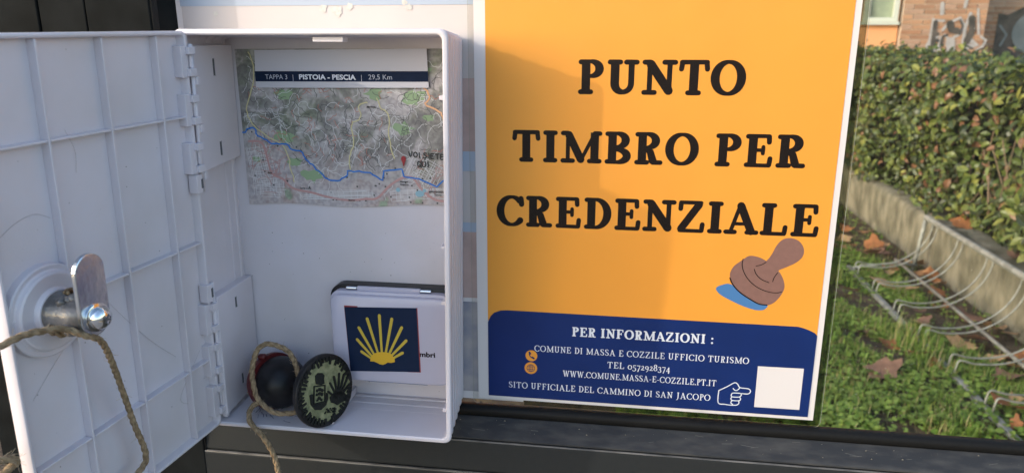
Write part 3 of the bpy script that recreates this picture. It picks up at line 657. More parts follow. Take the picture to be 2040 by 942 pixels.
for (x, z, r) in [(-.158, .2420, .0030), (-.090, .2445, .0045), (-.0815, .2430, .0062), (-.0735, .2455, .004), (-.038, .2450, .0035), (-.0405, .2478, .003)]:
    P = [];
    for i in range(16): a = 2 * PI * i / 16; rr = r * .6 * uni(.6, 1.15); P.append((x + rr * math.cos(a), z + rr * .9 * math.sin(a)))
    pr = Print(sheet(.00025)); pr.poly(P); pr.build('damp_patch', M['damp'], bs)

po = thing('poster', (.105, 0, 0), 'laminated orange and navy PUNTO TIMBRO PER CREDENZIALE poster on the glass', 'poster')
obj('page', box(0, .21, 0, .0003, 0, .297), M['paper'], po)
obj('orange_field', box(.0068, .2066, -.00022, -.00002, .0545, .2935), M['yellow'], po)
nav = [(.0068, .0022), (.2066, .0022), (.2066, .0560), (.2050, .0578), (.2018, .0593), (.1985, .0604), (.1953, .0612), (.10, .0616), (.0190, .0620), (.0150, .0616), (.0109, .0599), (.0086, .0575), (.0068, .0535)]
obj('navy_field', prism(nav, lambda p: (p[0], -.00040, p[1]), lambda p: (p[0], -.00023, p[1])), M['navy'], po)
Y = -.00045
pr = Print(sheet(-.00026)); big = dict(th=.255, tn=.11, sh=.145, gap=.035)
for t, x0, x1, zb, cap in (('PUNTO', .0597, .1535, .1965, .0195), ('TIMBRO PER', .0225, .1900, .1566, .0189), ('CREDENZIALE', .0128, .2008, .1168, .0193)):
    pr = Print(sheet(-.00026)); serif_text(pr, t, x0, x1, zb, cap, **big); pr.build('lettering', M['ink'], po)
def small(t, x0, x1, zb, cap, **k):
    pr = Print(sheet(Y)); serif_text(pr, t, x0, x1, zb, cap, **k); pr.build('lettering', M['whiteink'], po)
small('PER INFORMAZIONI :', .0601, .1472, .0470, .0062, th=.23, tn=.10, sh=.11, gap=.05)
lt = dict(th=.150, tn=.075, sh=.075, gap=.10)
small('COMUNE DI MASSA E COZZILE UFFICIO TURISMO', .0367, .1688, .0352, .0042, **lt)
small('TEL 0572928374', .0830, .1219, .0268, .0043, **lt)
small('WWW.COMUNE.MASSA-E-COZZILE.PT.IT', .0552, .1505, .0190, .0042, **lt)
small('SITO UFFICIALE DEL CAMMINO DI SAN JACOPO', .0201, .1476, .0088, .0043, **lt)
# drawing of a hand stamp
mmm = lambda L_: [(a / 1000, b / 1000) for a, b in L_]
def smooth2(L_, k=4, closed=True):
    P = [Vector((a, b, 0)) for a, b in L_]
    if closed: Q = catmull(P[-2:] + P + P[:2], k); Q = Q[2 * k:-(2 * k) - 1 + 0]; Q = Q[:len(P) * k]
    else: Q = catmull(P, k)
    return [(q.x, q.y) for q in Q]
shd = mmm([(154.77, 85.81), (149.24, 85.23), (146.54, 83.88), (146.11, 82.04), (149.14, 78.84), (155.55, 75.5), (162.48, 72.5), (169.32, 70.55), (173.76, 70.55), (175.85, 72.01), (176.12, 73.98), (168, 78)])
base = mmm([(160.42, 101.93), (163.8, 104.09), (168.76, 103.48), (173.3, 101.32), (180.0, 96.3), (183.41, 91.7), (185.09, 86.41), (184.29, 82.16), (181.45, 77.18), (177.86, 74.25), (173.46, 74.02), (166.59, 76.7), (160.72, 80.65), (155.9, 85.56), (153.44, 90.87), (154.06, 95.1), (156.54, 98.79)])
hand_ = mmm([(173.3, 101.2), (176.18, 105.57), (178.4, 110.92), (181.3, 114.53), (185.47, 115.73), (189.85, 114.58), (192.82, 111.51), (193.99, 107.79), (193.03, 103.95), (189.6, 100.57), (184.48, 97.69), (180.62, 95.44), (178.63, 90.28), (173.29, 88.83), (168.67, 91.6), (167.23, 95.71)])
pr = Print(sheet(-.00026)); pr.poly(smooth2(shd)); pr.build('drawn_shadow', M['blueink'], po)
pr = Print(sheet(-.00030)); pr.poly(smooth2(base)); pr.poly(smooth2(hand_)); pr.build('drawn_stamp', M['brownink'], po)
pr = Print(sheet(-.00040))
for ln, w in ((((160.14, 101.92), (159.88, 98.35), (161.35, 93.64), (165.08, 88.43), (170.37, 84.47), (176.05, 82.35), (181.03, 81.88), (183.8, 82.74)), .00045), (((167.86, 98.0), (170.79, 98.84), (173.36, 100.61)), .00045), (((167.09, 96.0), (168.27, 93.07), (171.55, 89.94), (176.1, 88.06)), .00045), (((180.44, 94.42), (178.8, 91.48), (178.11, 88.76)), .00045), (((153.5, 90.0), (155.3, 86.14), (159.54, 81.5), (165.41, 77.55), (171.21, 74.51), (176.12, 73.98)), .0007)):
    pr.rib(smooth2(mmm(ln), 5, False), w)
pr.build('drawn_outline', M['ink'], po)
# round icons, pointing hand, blank square
pr = Print(sheet(Y)); pr.disc((.0348, .0320), .0038); pr.disc((.0345, .0234), .0041); pr.build('round_icon', M['yellow'], po)
pr = Print(sheet(Y - .0001)); pr.rib(smooth2(mmm([(33.6, 34.2), (33.5, 32.6), (34.6, 31.0), (36.2, 30.2)]), 4, False), .0006); pr.rib([(.0335, .0343), (.0341, .0334)], .0012); pr.rib([(.0354, .0309), (.0364, .0302)], .0012)
for a in range(0, 360, 20):
    b = math.radians(a); b2 = math.radians(a + 20); c = (.0345, .0234)
    for kx in (1, .45): pr.rib([(c[0] + .0025 * kx * math.cos(b), c[1] + .0025 * math.sin(b)), (c[0] + .0025 * kx * math.cos(b2), c[1] + .0025 * math.sin(b2))], .0003, 0)
for P in ([(.0345, .0209), (.0345, .0259)], [(.0322, .0225), (.0368, .0225)], [(.0322, .0244), (.0368, .0244)]): pr.rib(P, .0003)
pr.build('icon_drawing', M['navy'], po)
pr = Print(sheet(Y))
for ln in ([(152.33, 16.2), (152.5, 8.0), (156.5, 7.2), (160.1, 6.9), (163.7, 7.2), (165.0, 8.6), (164.7, 10.3)], [(152.33, 16.3), (157.0, 19.2), (161.34, 22.2), (163.4, 21.3), (164.9, 19.2), (170.0, 18.7), (171.3, 17.0), (170.0, 15.3), (165.9, 15.3)], [(160.84, 18.37), (161.8, 17.3), (163.2, 17.2), (164.81, 19.0)], [(165.9, 15.3), (161.3, 15.3), (160.1, 14.2), (160.6, 12.7), (164.5, 12.7), (165.9, 13.8), (165.9, 15.3)], [(160.6, 12.6), (159.95, 11.3), (161.0, 10.2), (165.0, 10.3), (165.8, 11.6), (165.2, 12.7)], [(161, 10.1), (160.1, 8.7), (161.4, 7.3)]):
    pr.rib(smooth2(mmm(ln), 4, False), .00062)
pr.build('pointing_hand', M['whiteink'], po)
pr = Print(sheet(Y)); pr.poly([(.1743, .0342), (.2012, .0344), (.2012, .0068), (.1743, .0067)]); pr.build('blank_square', M['paper'], po)
def rrect(x0, x1, z0, z1, r, n=6):
    P = []
    for cx, cz, a0 in ((x1 - r, z0 + r, -90), (x1 - r, z1 - r, 0), (x0 + r, z1 - r, 90), (x0 + r, z0 + r, 180)):
        for i in range(n + 1): a = math.radians(a0 + 90 * i / n); P.append((cx + r * math.cos(a), cz + r * math.sin(a)))
    return P
PP = rrect(-.0032, .2142, -.0042, .301, .004)
obj('laminate_pouch', prism(PP, lambda p: (p[0], -.00085, p[1]), lambda p: (p[0], .00045, p[1])), M['pouch'], po)
obj('laminate_rim', box(.2101, .2140, .0012, .0014, -.0040, .30), M['rim'], po); obj('laminate_rim', box(.0300, .2100, .0012, .0014, -.0040, -.0001), M['rim'], po)
pr = Print(sheet(-.00090)); pr.rib([(p[0], p[1]) for p in PP] + [PP[0]], .00018, 0); pr.build('laminate_edge', M['pouchedge'], po)

# ------------------------------------------------------------------ the cabinet
def shear(v): v = Vector(v); return Vector((v.x + .0150 * (v.z - .115), v.y, v.z))
cab = thing('cabinet', (-.08, -.026, -.0045), 'open white plastic wall cabinet with its door swung out to the left', 'cabinet')
def lp(x0, x1, z0, z1, r, y, n=5): return [shear((p[0], y, p[1])) for p in rrect(x0, x1, z0, z1, r, n)]
X0, X1, Z0, Z1 = -.1565, -.0052, -.0040, .2322
loops = []
nf = 6; yb, yf = -.0006, -.0490
loops.append(lp(X0 + .004, X1 - .004, Z0 + .004, Z1 - .004, .004, yb))
for k in range(nf):
    a = yb + (yf - yb) * k / nf; st = (yf - yb) / nf; e = .0028 * (nf - 1 - k) / nf
    for q, d in ((.05, .0022), (.20, .0006), (.45, .0), (.74, .0004), (.93, .0020)): loops.append(lp(X0 + e + d, X1 - e - d, Z0 + e + d, Z1 - e - d, .0045, a + st * q))
for y, d in ((-.0492, .0004), (-.0498, -.0002), (-.0512, -.0004), (-.0519, .0001), (-.0522, .0009), (-.0522, .0019), (-.0516, .0026), (-.030, .0032), (-.0046, .0038)):
    loops.append(lp(X0 + d, X1 - d, Z0 + d, Z1 - d, max(.0048 - max(d, 0) * .6, .002), y))
obj('shell', loft(loops), M['plastic'], cab, angle=0.55)
obj('floor_divider', (lambda vf: vf)(prism([(-.0475, .0001), (-.0475, .0042), (-.006, .0052), (-.006, .0001)], lambda p: shear((-.0811, p[0], p[1])), lambda p: shear((-.0797, p[0], p[1])))), M['plastic'], cab, bevel=.0003)
obj('ceiling_clip', ([shear(v) for v in box(-.0795, -.0625, -.0470, -.0400, .2258, .2284)[0]], box(0, 1, 0, 1, 0, 1)[1]), M['plastic'], cab, bevel=.0004)
for z in (.196, .113, .080, .012): obj('side_clip', ([shear(v) for v in box(-.0118, -.0088, -.0440, -.0375, z, z + .0022)[0]], box(0, 1, 0, 1, 0, 1)[1]), M['plastic'], cab, bevel=.0003)
# hinge plates screwed to the left inner wall
for z0, z1, slots in ((.1555, .2240, ((.207, .2165), (.161, .169))), (.0035, .0790, ((.0655, .0720), (.0135, .0200)))):
    hp = obj('hinge_plate', prism([(-.0485, z0 - .0015), (-.0485, z1), (-.0055, z1), (-.0055, z0 + .0015)], lambda p: shear((-.1540, p[0], p[1])), lambda p: shear((-.1482 if z0 > .1 else -.1476, p[0], p[1]))), M['plastic'], cab, bevel=.0006)
    xs_ = -.1481 if z0 > .1 else -.1475
    obj('plate_lip', ([shear(v) for v in box(-.1540, xs_ + .0007, -.0500, -.0470, z0 - .001, z1 - .001)[0]], box(0, 1, 0, 1, 0, 1)[1]), M['plastic'], hp, bevel=.0004)
    for a, b in slots:
        obj('slot', ([shear(v) for v in box(xs_ - .001, xs_ + .00022, -.0285, -.0272, a, b)[0]], box(0, 1, 0, 1, 0, 1)[1]), M['slot'], hp)
        obj('slot_rim', ([shear(v) for v in box(xs_ - .001, xs_ + .00045, -.0270, -.0262, a - .0004, b + .0004)[0]], box(0, 1, 0, 1, 0, 1)[1]), M['plastic'], hp)

# door, in its own frame: x = away from the hinge, z = up, y = toward the inside
U = Vector((-.1112, -.9937, -.0138)); V = Vector((.0335, -.0176, .9993)); N = Vector((.9932, -.1107, -.0352))
DT = Matrix(((U.x, N.x, V.x, -.152), (U.y, N.y, V.y, -.0502), (U.z, N.z, V.z, 0), (0, 0, 0, 1)))
DW, DZ0, DZ1, TH = .1288, -.0028, .2316, -.0075
def dl(x0, x1, z0, z1, r, y): return [DT @ Vector((p[0], y, p[1])) for p in rrect(x0, x1, z0, z1, r, 5)]
def drect(d, y, r=.003): return dl(.0012 + d, DW - d, DZ0 + d, DZ1 - d, max(r - d * .5, .0008), y)
door = obj('door', loft([drect(.0020, TH), drect(.0006, TH + .0005), drect(0, TH + .0015), drect(0, -.0008), drect(.0003, -.0002), drect(.0010, 0), drect(.0018, -.0003), drect(.0021, -.0010), drect(.0025, -.0047)]), M['plastic'], cab, angle=0.6)
def dbox(name, x0, x1, y0, y1, z0, z1, m='plastic', bevel=.0004, par=None): return obj(name, box(x0, x1, y0, y1, z0, z1), M[m], par or door, T=DT, bevel=bevel)
vr = (.0234, .0590, .0947); hr = (.0425, .1148, .1868)
for u in vr: dbox('rib', u - .0006, u + .0006, -.0048, -.0004, DZ0 + .0024, DZ1 - .0024, bevel=.0003)
xsn = [.0036] + [u for u in vr] + [DW - .0024]
for v in hr:
    for a, b in zip(xsn[:-1], xsn[1:]): dbox('rib', a + .0009, b - .0009, -.0048, -.0005, v - .00055, v + .00055, bevel=.0003)
# lock: stepped round boss, glue, threaded barrel, cam lever and bolt
LC = Vector((.1065, 0, .1133))
def dl_lathe(name, prof, m, par=None, n=48, c=LC, ang=.5): return obj(name, lathe((c.x, 0, c.z), (0, 1, 0), prof, n), M[m], par or door, T=DT, angle=ang)
dl_lathe('lock_boss', [(-.0047, .0212), (-.0012, .0210), (-.0008, .0204), (-.0010, .0186), (-.0004, .0180), (.0010, .0176), (.0015, .0168), (.0013, .0110), (.0020, .0104), (.0034, .0100), (.0036, .0092)], 'plastic')
dl_lathe('glue_blob', [(.0030, .0096), (.0060, .0090), (.0100, .0082), (.0140, .0080), (.0170, .0074), (.0190, .0060)], 'glue')
gb = MB()
for _ in range(9):
    a = uni(0, 2 * PI); h = uni(.004, .015); r = uni(.0018, .0035); c = Vector((LC.x + .0075 * math.cos(a), h, LC.z + .0075 * math.sin(a)))
    gb.add(lathe(c, (math.cos(a), .3, math.sin(a)), [(-r, r * .3), (-r * .6, r * .8), (0, r), (r * .6, r * .8), (r * .9, r * .3)], 12))
obj('glue_lump', gb.out(), M['glue'], door, T=DT, smooth=True)
dl_lathe('lock_barrel', [(.0, .0058), (.0205, .0058), (.0208, .0052)], 'steel')
w_ = .0079; P = []
for i in range(17): a = PI * i / 16; P.append((LC.x + w_ * math.cos(a), LC.z + .0288 - w_ + w_ * 1.0 * math.sin(a)))
for i in range(17): a = PI + PI * i / 16; P.append((LC.x + w_ * math.cos(a) * (1 if abs(math.cos(a)) > .4 else 1), LC.z - .0005 + w_ * math.sin(a)))
obj('cam_lever', prism(P, lambda p: (p[0], .0209, p[1]), lambda p: (p[0], .0231, p[1])), M['steel'], door, T=DT, bevel=.0004)
dl_lathe('washer', [(.0232, .0063), (.0240, .0063), (.0242, .0058), (.0242, .001)], 'chrome')
dl_lathe('bolt_head', [(.0243, .0050), (.0256, .0051), (.0268, .0047), (.0279, .0038), (.0286, .0024), (.0288, .0008)], 'chrome', ang=1.2)
for k in (0, 1):
    a = .5 + k * PI / 2; dx, dz = math.cos(a) * .0020, math.sin(a) * .0020; px, pz = -math.sin(a) * .0004, math.cos(a) * .0004
    obj('cross_slot', prism([(dx + px, dz + pz), (-dx + px, -dz + pz), (-dx - px, -dz - pz), (dx - px, dz - pz)], lambda p: (LC.x + p[0], .0280, LC.z + p[1]), lambda p: (LC.x + p[0], .02895 + k * 1e-5, LC.z + p[1])), M['slot'], door, T=DT)
dbox('added_light_stop', -.0040, .0012, -.0068, -.0034, DZ0 + .002, DZ1 - .001, bevel=.0004)  # backing added to block sunlight through the gap between door and cabinet
# hinge knuckles between the door edge and the plates
for v0, v1 in ((.2076, .2242), (.1817, .1989), (.1551, .1726), (.0585, .0775), (.0314, .0518), (.0045, .0246)):
    dbox('hinge_leaf', .0034, .0074, -.0050, .0004, v0, v1)
    for a in (v0 + .0006, v1 - .0046): dbox('knuckle', -.0022, .0034, -.0014, .0022, a, a + .0040, bevel=.0003)
    dbox('knuckle', -.0030, .0005, -.0030, .0004, v0 + .0050, v1 - .0050, bevel=.0003)
    dbox('knuckle', -.0040, -.0014, -.0010, .0020, v0 - .0042, v0 + .0002, bevel=.0003)
for v0, v1 in ((.1440, .1545), (.0785, .0894)):
    dbox('hinge_leaf', .0008, .0056, -.0040, .0016, v0, v1); dbox('slot', .0004, .0022, .0004, .00185, v0 + .0025, v1 - .0025, m='slot')
for v0, v1 in ((.1440, .2250), (.0040, .0894)): obj('hinge_pin', tube([DT @ Vector((-.0012, -.0002, v0)), DT @ Vector((-.0012, -.0002, v1))], .0012, 10), M['plastic'], cab, smooth=True)

mb = MB()
for _ in range(150):
    s_ = .00010 + .00035 * rnd() ** 3; a = uni(0, 6.3); n = 5
    if rnd() < .5:
        x, z = uni(.004, .126), uni(0, .23); mb.add(([DT @ Vector((x + s_ * math.cos(a + q * 1.257), -.00462, z + s_ * uni(.5, 1.2) * math.sin(a + q * 1.257))) for q in range(n)], [tuple(range(n))]))
    else:
        x, z = uni(-.150, -.012), uni(.003, .124); mb.add(([(x + s_ * math.cos(a + q * 1.257), -.00475, z + s_ * uni(.5, 1.2) * math.sin(a + q * 1.257)) for q in range(n)], [tuple(range(n))]))
M['dirt'] = mat('grey_dirt', (0.16, 0.14, 0.13), 0.9)
tag(obj('dirt_specks', mb.out(), M['dirt']), 'tiny dirt specks on the inside of the cabinet and its door', 'dirt', kind='stuff')

# ------------------------------------------------------------------ trail map and title slip on the back of the cabinet
mpn = thing('trail_map', (-.08, -.0050, .125), 'printed trail map with blue route taped inside the cabinet', 'map')
def ms(x, z, e):
    wv = .0005 * math.sin((x + .145) * 60) * max(0, 1 - (z - .125) / .05) + .0003 * math.sin(x * 45 + z * 30)
    return (x, -.0056 - wv - e, z)
nx, nz = 44, 14; v = []; f = []
xl_, xr_ = -.1449, -.0120
for j in range(nz + 1):
    for i in range(nx + 1):
        s = i / nx; t = j / nz; x = xl_ + (xr_ - xl_) * s; zb = .1262 + .0012 * math.sin(s * 9) + .0030 * s; zt = .2214 + .0005 * s
        v.append(ms(x, zb + (zt - zb) * t, 0))
for j in range(nz):
    for i in range(nx): a = j * (nx + 1) + i; f.append((a, a + 1, a + nx + 2, a + nx + 1))
k = len(v); v2 = v + [(a, b + .0004, c) for a, b, c in v]; f2 = f + [tuple(reversed([q + k for q in t])) for t in f]
bd = list(range(nx + 1)) + [j * (nx + 1) + nx for j in range(1, nz + 1)] + [nz * (nx + 1) + i for i in range(nx - 1, -1, -1)] + [j * (nx + 1) for j in range(nz - 1, 0, -1)]
f2 += [(bd[i], bd[(i + 1) % len(bd)], bd[(i + 1) % len(bd)] + k, bd[i] + k) for i in range(len(bd))]
obj('map_sheet', (v2, f2), M['map'], mpn, smooth=True, angle=.8)
def msl(l): return lambda x, z, e: tuple(Vector(ms(x, z, e)) + Vector((0, -l, 0)))
def wander(x, z, a, n, st, jit):
    P = [(x, z)]
    for _ in range(n): a += uni(-jit, jit); x += st * math.cos(a); z += st * math.sin(a); P.append((x, z))
    return [p for p in P if xl_ + .001 < p[0] < xr_ - .001 and .131 < p[1] < .220]
def route(x):
    pts_ = BL; 
    for (a, b), (c, d) in zip(pts_[:-1], pts_[1:]):
        if a <= x <= c: return b + (d - b) * (x - a) / max(c - a, 1e-6)
    return .16
BL = mmm([(-144.8, 171.35), (-142.53, 171.41), (-141.95, 174.29), (-136.37, 174.39), (-135.45, 169.57), (-131.39, 168.33), (-126.13, 165.16), (-117.13, 165.07), (-112.62, 161.23), (-106.49, 160.31), (-104.79, 155.75), (-99.62, 151.24), (-95.77, 147.36), (-91.87, 144.14), (-85.77, 142.97), (-79.43, 145.8), (-78.55, 149.13), (-71.05, 149.58), (-64.36, 148.44), (-56.49, 144.17), (-55.54, 149.98), (-44.13, 151.31), (-42.98, 146.77), (-33.72, 145.71), (-22.62, 141.18), (-13.0, 150.0)])
pr = Print(msl(.00004))
for _ in range(14):
    x, z = uni(-.14, -.02), uni(.133, .215); r = uni(.003, .008)
    if z > route(x) - .004 and z < .16: z = route(x) - .014
    if z < .137: continue
    pr.poly([(max(xl_ + .001, min(xr_, x + r * uni(.5, 1.2) * math.cos(2 * PI * i / 14))), max(.131, z + r * uni(.3, .7) * math.sin(2 * PI * i / 14))) for i in range(14)])
pr.build('printed_woods', M['mapgreen'], mpn)['kind'] = 'stuff'
pr = Print(msl(.00009))
for cx, cz, w2, h2, rot, n in ((-.134, .152, .017, .026, .15, 11), (-.029, .150, .022, .018, -.5, 11), (-.085, .134, .05, .006, .05, 14), (-.035, .136, .04, .008, .1, 12), (-.130, .138, .022, .012, 0, 10), (-.139, .181, .008, .006, 0, 5)):
    for i in range(n):
        for o_ in (0, 1):
            s = (i / n - .5) + uni(-.02, .02); l = .5 * uni(.5, 1.0)
            P = [(s * w2, -l * h2), (s * w2 + uni(-.0008, .0008), l * h2)] if o_ else [(-l * w2, s * h2), (l * w2, s * h2 + uni(-.0008, .0008))]
            P = [(cx + a * math.cos(rot) - b * math.sin(rot), cz + a * math.sin(rot) + b * math.cos(rot)) for a, b in P]; P = [(min(max(a, xl_ + .001), xr_ - .001), min(max(b, .131), .22)) for a, b in P]
            pr.rib(P, .00022, 0)
for _ in range(110):
    P = wander(uni(-.142, -.02), uni(.133, .218), uni(0, 6.3), random.randrange(8, 26), .0011, .8)
    if len(P) > 3: pr.rib(P, .00025, 0)
pr.build('printed_lanes', M['mapwhite'], mpn)
pr = Print(msl(.00015))
for _ in range(170):
    x = uni(-.142, -.02); z = uni(.150, .205)
    if z < route(x) + .004: continue
    P = wander(x, z, uni(0, 6.3), random.randrange(5, 18), .0010, .9)
    if len(P) > 3: pr.rib(P, .00026, 0)
for _ in range(46):
    x = uni(-.142, -.02); z = route(x) + uni(-.03, .004); z = max(z, .131); r = .0005; pr.poly([(x - r, z - r), (x + r, z - r), (x + r, z + r), (x - r, z + r)])
pr.build('printed_tracks', M['mapgrey'], mpn)
pr = Print(msl(.00021))
for _ in range(90):
    x = random.choice((-.110, -.095, -.128, -.080, -.06, -.025)) + uni(-.012, .012); z = uni(.150, .205)
    if z < route(x) + .003: continue
    P = wander(x, z, uni(0, 6.3), random.randrange(4, 12), .0008, 1.1)
    if len(P) > 3: pr.rib(P, .00028, 0)
pr.build('printed_paths', M['mapred'], mpn)
pr = Print(msl(.00027))
for P in (mmm([(-141.38, 166.17), (-133.04, 165.68), (-130.36, 157.15), (-127.84, 146.53), (-121.1, 143.35), (-114.6, 137.46), (-102.22, 135.13), (-92.67, 132.72), (-79.1, 131.0), (-67.96, 132.14), (-60.42, 133.04), (-52.62, 140.59), (-44.35, 145.82), (-37.68, 146.26), (-32.59, 139.84), (-24.83, 133.48), (-17.17, 132.4)]),): pr.rib(smooth2(P, 4, False), .0014)
for _ in range(34):
    P = wander(uni(-.142, -.118), uni(.133, .168), random.choice((1.5, 0.1, 1.4, 3.0)), 8, .0011, .3)
    if len(P) > 2: pr.rib(P, .0004, 0)
for _ in range(12):
    P = wander(uni(-.035, -.016), uni(.133, .15), random.choice((1.5, 0.1)), 8, .0011, .3)
    if len(P) > 2: pr.rib(P, .0004, 0)
pr.build('printed_main_road', M['mappink'], mpn)
pr = Print(msl(.00033))
for P in (mmm([(-76.58, 149.0), (-76.62, 158.36), (-73.45, 166.21), (-74.1, 177.74), (-68.54, 181.63), (-68.77, 189.19), (-63.41, 190.76)]), mmm([(-58.01, 193.68), (-55.67, 188.1), (-51.31, 183.15), (-51.3, 169.21), (-48.51, 157.7)]), mmm([(-136.63, 219.8), (-133.86, 213.62), (-135.11, 201.08), (-140.79, 185.72), (-137.53, 176.71), (-129.81, 170.33), (-118.03, 162.7), (-114.99, 149.53), (-113.56, 141.54)])):
    Q = smooth2(P, 5, False); pr.rib([(a + uni(-.0004, .0004), b + uni(-.0003, .0003)) for a, b in Q], .0007, 0)
pr.build('printed_yellow_road', M['mapyellow'], mpn)
pr = Print(msl(.00033)); pr.rib([(a + uni(-.0006, .0006), b) for a, b in smooth2(mmm([(-31, 203), (-26, 195), (-28, 190), (-20, 186), (-17, 181), (-13.5, 183)]), 6, False)], .0010, 0); pr.build('printed_orange_road', M['maporange'], mpn)
pr = Print(msl(.00033)); pr.disc((-.0335, .1365), .0028, 14, .0020); pr.disc((-.047, .1385), .0014, 10); pr.disc((-.0305, .1385), .0012, 10); pr.build('printed_lake', M['mapwater'], mpn)
pr = Print(msl(.00045)); Q = []
for (a, b), (c, d) in zip(BL[:-1], BL[1:]):
    n = max(1, int(math.hypot(c - a, d - b) / .0016))
    for i in range(n): t = i / n; j_ = .0005 if a < -.064 else .0001; Q.append((a + (c - a) * t + uni(-j_, j_), b + (d - b) * t + uni(-j_, j_)))
pr.rib(Q + [BL[-1]], .00085); pr.build('printed_route', M['mapblue'], mpn)
pr = Print(msl(.00055)); pr.poly([(-.0428, .1528), (-.0418, .1560), (-.0412, .1575), (-.0416, .1588), (-.0428, .1594), (-.0440, .1588), (-.0444, .1575), (-.0438, .1560)]); pr.build('printed_pin', M['pin'], mpn)
# handwriting: VOI SIETE / QUI
HW = {'V': [[(0, 1), (.35, 0), (.75, 1.05)]], 'O': [[(.4, 1), (.05, .7), (.1, .15), (.5, 0), (.8, .4), (.65, .9), (.35, 1)]], 'I': [[(.2, 1), (.25, 0)]], 'S': [[(.7, .95), (.3, 1), (.1, .75), (.5, .5), (.65, .2), (.3, 0), (0, .1)]], 'E': [[(.1, 1), (.1, 0), (.65, .02)], [(.1, 1), (.65, .97)], [(.1, .52), (.55, .52)]], 'T': [[(0, .97), (.8, 1)], [(.4, 1), (.42, 0)]], 'Q': [[(.4, 1), (.05, .7), (.1, .15), (.5, 0), (.8, .4), (.65, .9), (.35, 1)], [(.5, .3), (.9, -.15)]], 'U': [[(0, 1), (.05, .2), (.4, 0), (.7, .25), (.72, 1)]]}
HWW = {'I': .5, ' ': .5}
pr = Print(msl(.0006))
for word, x, x1, z, h in (('VOI SIETE', -.0394, -.0172, .1590, .0030), ('QUI', -.0343, -.0268, .1535, .0032)):
    tot = sum(HWW.get(c, 1.0) for c in word); k = (x1 - x) / tot
    for c in word:
        for st_ in HW.get(c, []): pr.rib(smooth2([(x + a * k * .95, z - (x + .0394) * .06 + b * h) for a, b in st_], 3, False), .00068, 3)
        x += HWW.get(c, 1.0) * k
pr.build('handwriting', M['marker'], mpn)
for t, x, z, s in (('Margine', -.0455, .1432, .0016), ('Coperta', -.0455, .1414, .0016), ('Montecatini', -.0265, .1376, .0017), ('Terme', -.0245, .1357, .0017), ('Borgo', -.0790, .1306, .0017), ('Santa Lucia', -.1100, .1374, .0016), ('Sant', -.1305, .1465, .0016), ('Marliana', -.0640, .1878, .0016)):
    sans_mesh(t, s, x, z, msl(.00058), 'place_name', M['marker'], mpn, bold=.02)

slip = thing('title_slip', (-.079, -.0072, .199), 'white slip reading TAPPA 3 PISTOIA - PESCIA 29,5 Km over the map', 'paper slip')
SP = [(-.1315, .2209), (-.0261, .2219), (-.0256, .1998), (-.1327, .19885)]
def sy(x, z): return -.0070 - .0006 * math.sin((x + .13) * 26) - (z - .199) * .02
nv = 20; v = []; f = []
for i in range(nv + 1):
    s = i / nv
    for t in (0, .5, 1):
        x = (SP[3][0] + (SP[2][0] - SP[3][0]) * s) * (1 - t) + (SP[0][0] + (SP[1][0] - SP[0][0]) * s) * t; z = (SP[3][1] + (SP[2][1] - SP[3][1]) * s) * (1 - t) + (SP[0][1] + (SP[1][1] - SP[0][1]) * s) * t; v.append((x, sy(x, z), z))
for i in range(nv):
    for t in (0, 1): a = i * 3 + t; f.append((a, a + 1, a + 4, a + 3))
k = len(v); vv = v + [(a, b + .0003, c) for a, b, c in v]; ff = f + [tuple(q + k for q in t) for t in f]
obj('slip_paper', (vv, ff), M['slippaper'], slip, smooth=True)
def ss(l): return lambda x, z, e: (x, sy(x, z) - l - e, z)
v = []; f = []
for i in range(nv + 1):
    s = i / nv; x = -.1325 + (-.0257 + .1325) * s
    for zz in (.2026 + .0006 * s, .2086 + .0006 * s): v.append((x, sy(x, zz) - .00012, zz))
for i in range(nv): f.append((2 * i, 2 * i + 1, 2 * i + 3, 2 * i + 2))
obj('navy_band', (v, f), M['stnavy'], slip)
M['slipink'] = mat('pale_slip_print', (0.42, 0.44, 0.52), .5)
sans_mesh('TAPPA 3', .0040, -.1260, .2040, ss(.0002), 'lettering', M['slipink'], slip, x1=-.1120); sans_mesh('|', .0040, -.1085, .2040, ss(.0002), 'lettering', M['slipink'], slip)
sans_mesh('PISTOIA - PESCIA', .0040, -.1045, .2041, ss(.0002), 'lettering', M['whiteink'], slip, x1=-.0693, bold=.03); sans_mesh('|', .0040, -.0660, .2042, ss(.0002), 'lettering', M['slipink'], slip)
sans_mesh('29,5 Km', .0041, -.0616, .2043, ss(.0002), 'lettering', M['slipink'], slip, x1=-.0473)

# ------------------------------------------------------------------ ink pad tin on the back wall
tin = thing('ink_pad_tin', (-.052, -.013, .017), 'white ink pad tin with a yellow scallop shell on a navy sticker', 'ink pad')
def slab(x0, x1, z0, z1, r, ys_, m, name, par, ins=(0, 0)):
    L_ = [[(p[0], y, p[1]) for p in rrect(x0 + d, x1 - d, z0 + d, z1 - d, r)] for y, d in ys_]
    return obj(name, loft(L_), m, par, angle=.7)
slab(-.0922, -.0105, .0205, .0785, .0085, [(-.0048, .001), (-.0052, 0), (-.0125, 0), (-.0130, .0006)], M['blackplastic'], 'base', tin)
slab(-.0905, -.0128, .0185, .0762, .0070, [(-.0132, .0003), (-.0135, 0), (-.0178, 0), (-.0182, .0004)], M['tin'], 'tray', tin)
lid = slab(-.0892, -.0138, .0172, .0745, .0060, [(-.0184, .0004), (-.0187, 0), (-.0206, .0), (-.0214, .0003), (-.0219, .0010)], M['tin'], 'lid', tin)
for x0, x1 in ((-.0800, -.0735), (-.0325, -.0258)): obj('hinge_barrel', tube([(x0, -.0152, .0772), (x1, -.0152, .0772)], .0011, 12), M['steel'], tin, smooth=True, angle=.8)
obj('hinge_bridge', box(-.0733, -.0327, -.0160, -.0136, .0745, .0785), M['tin'], tin, bevel=.0005)
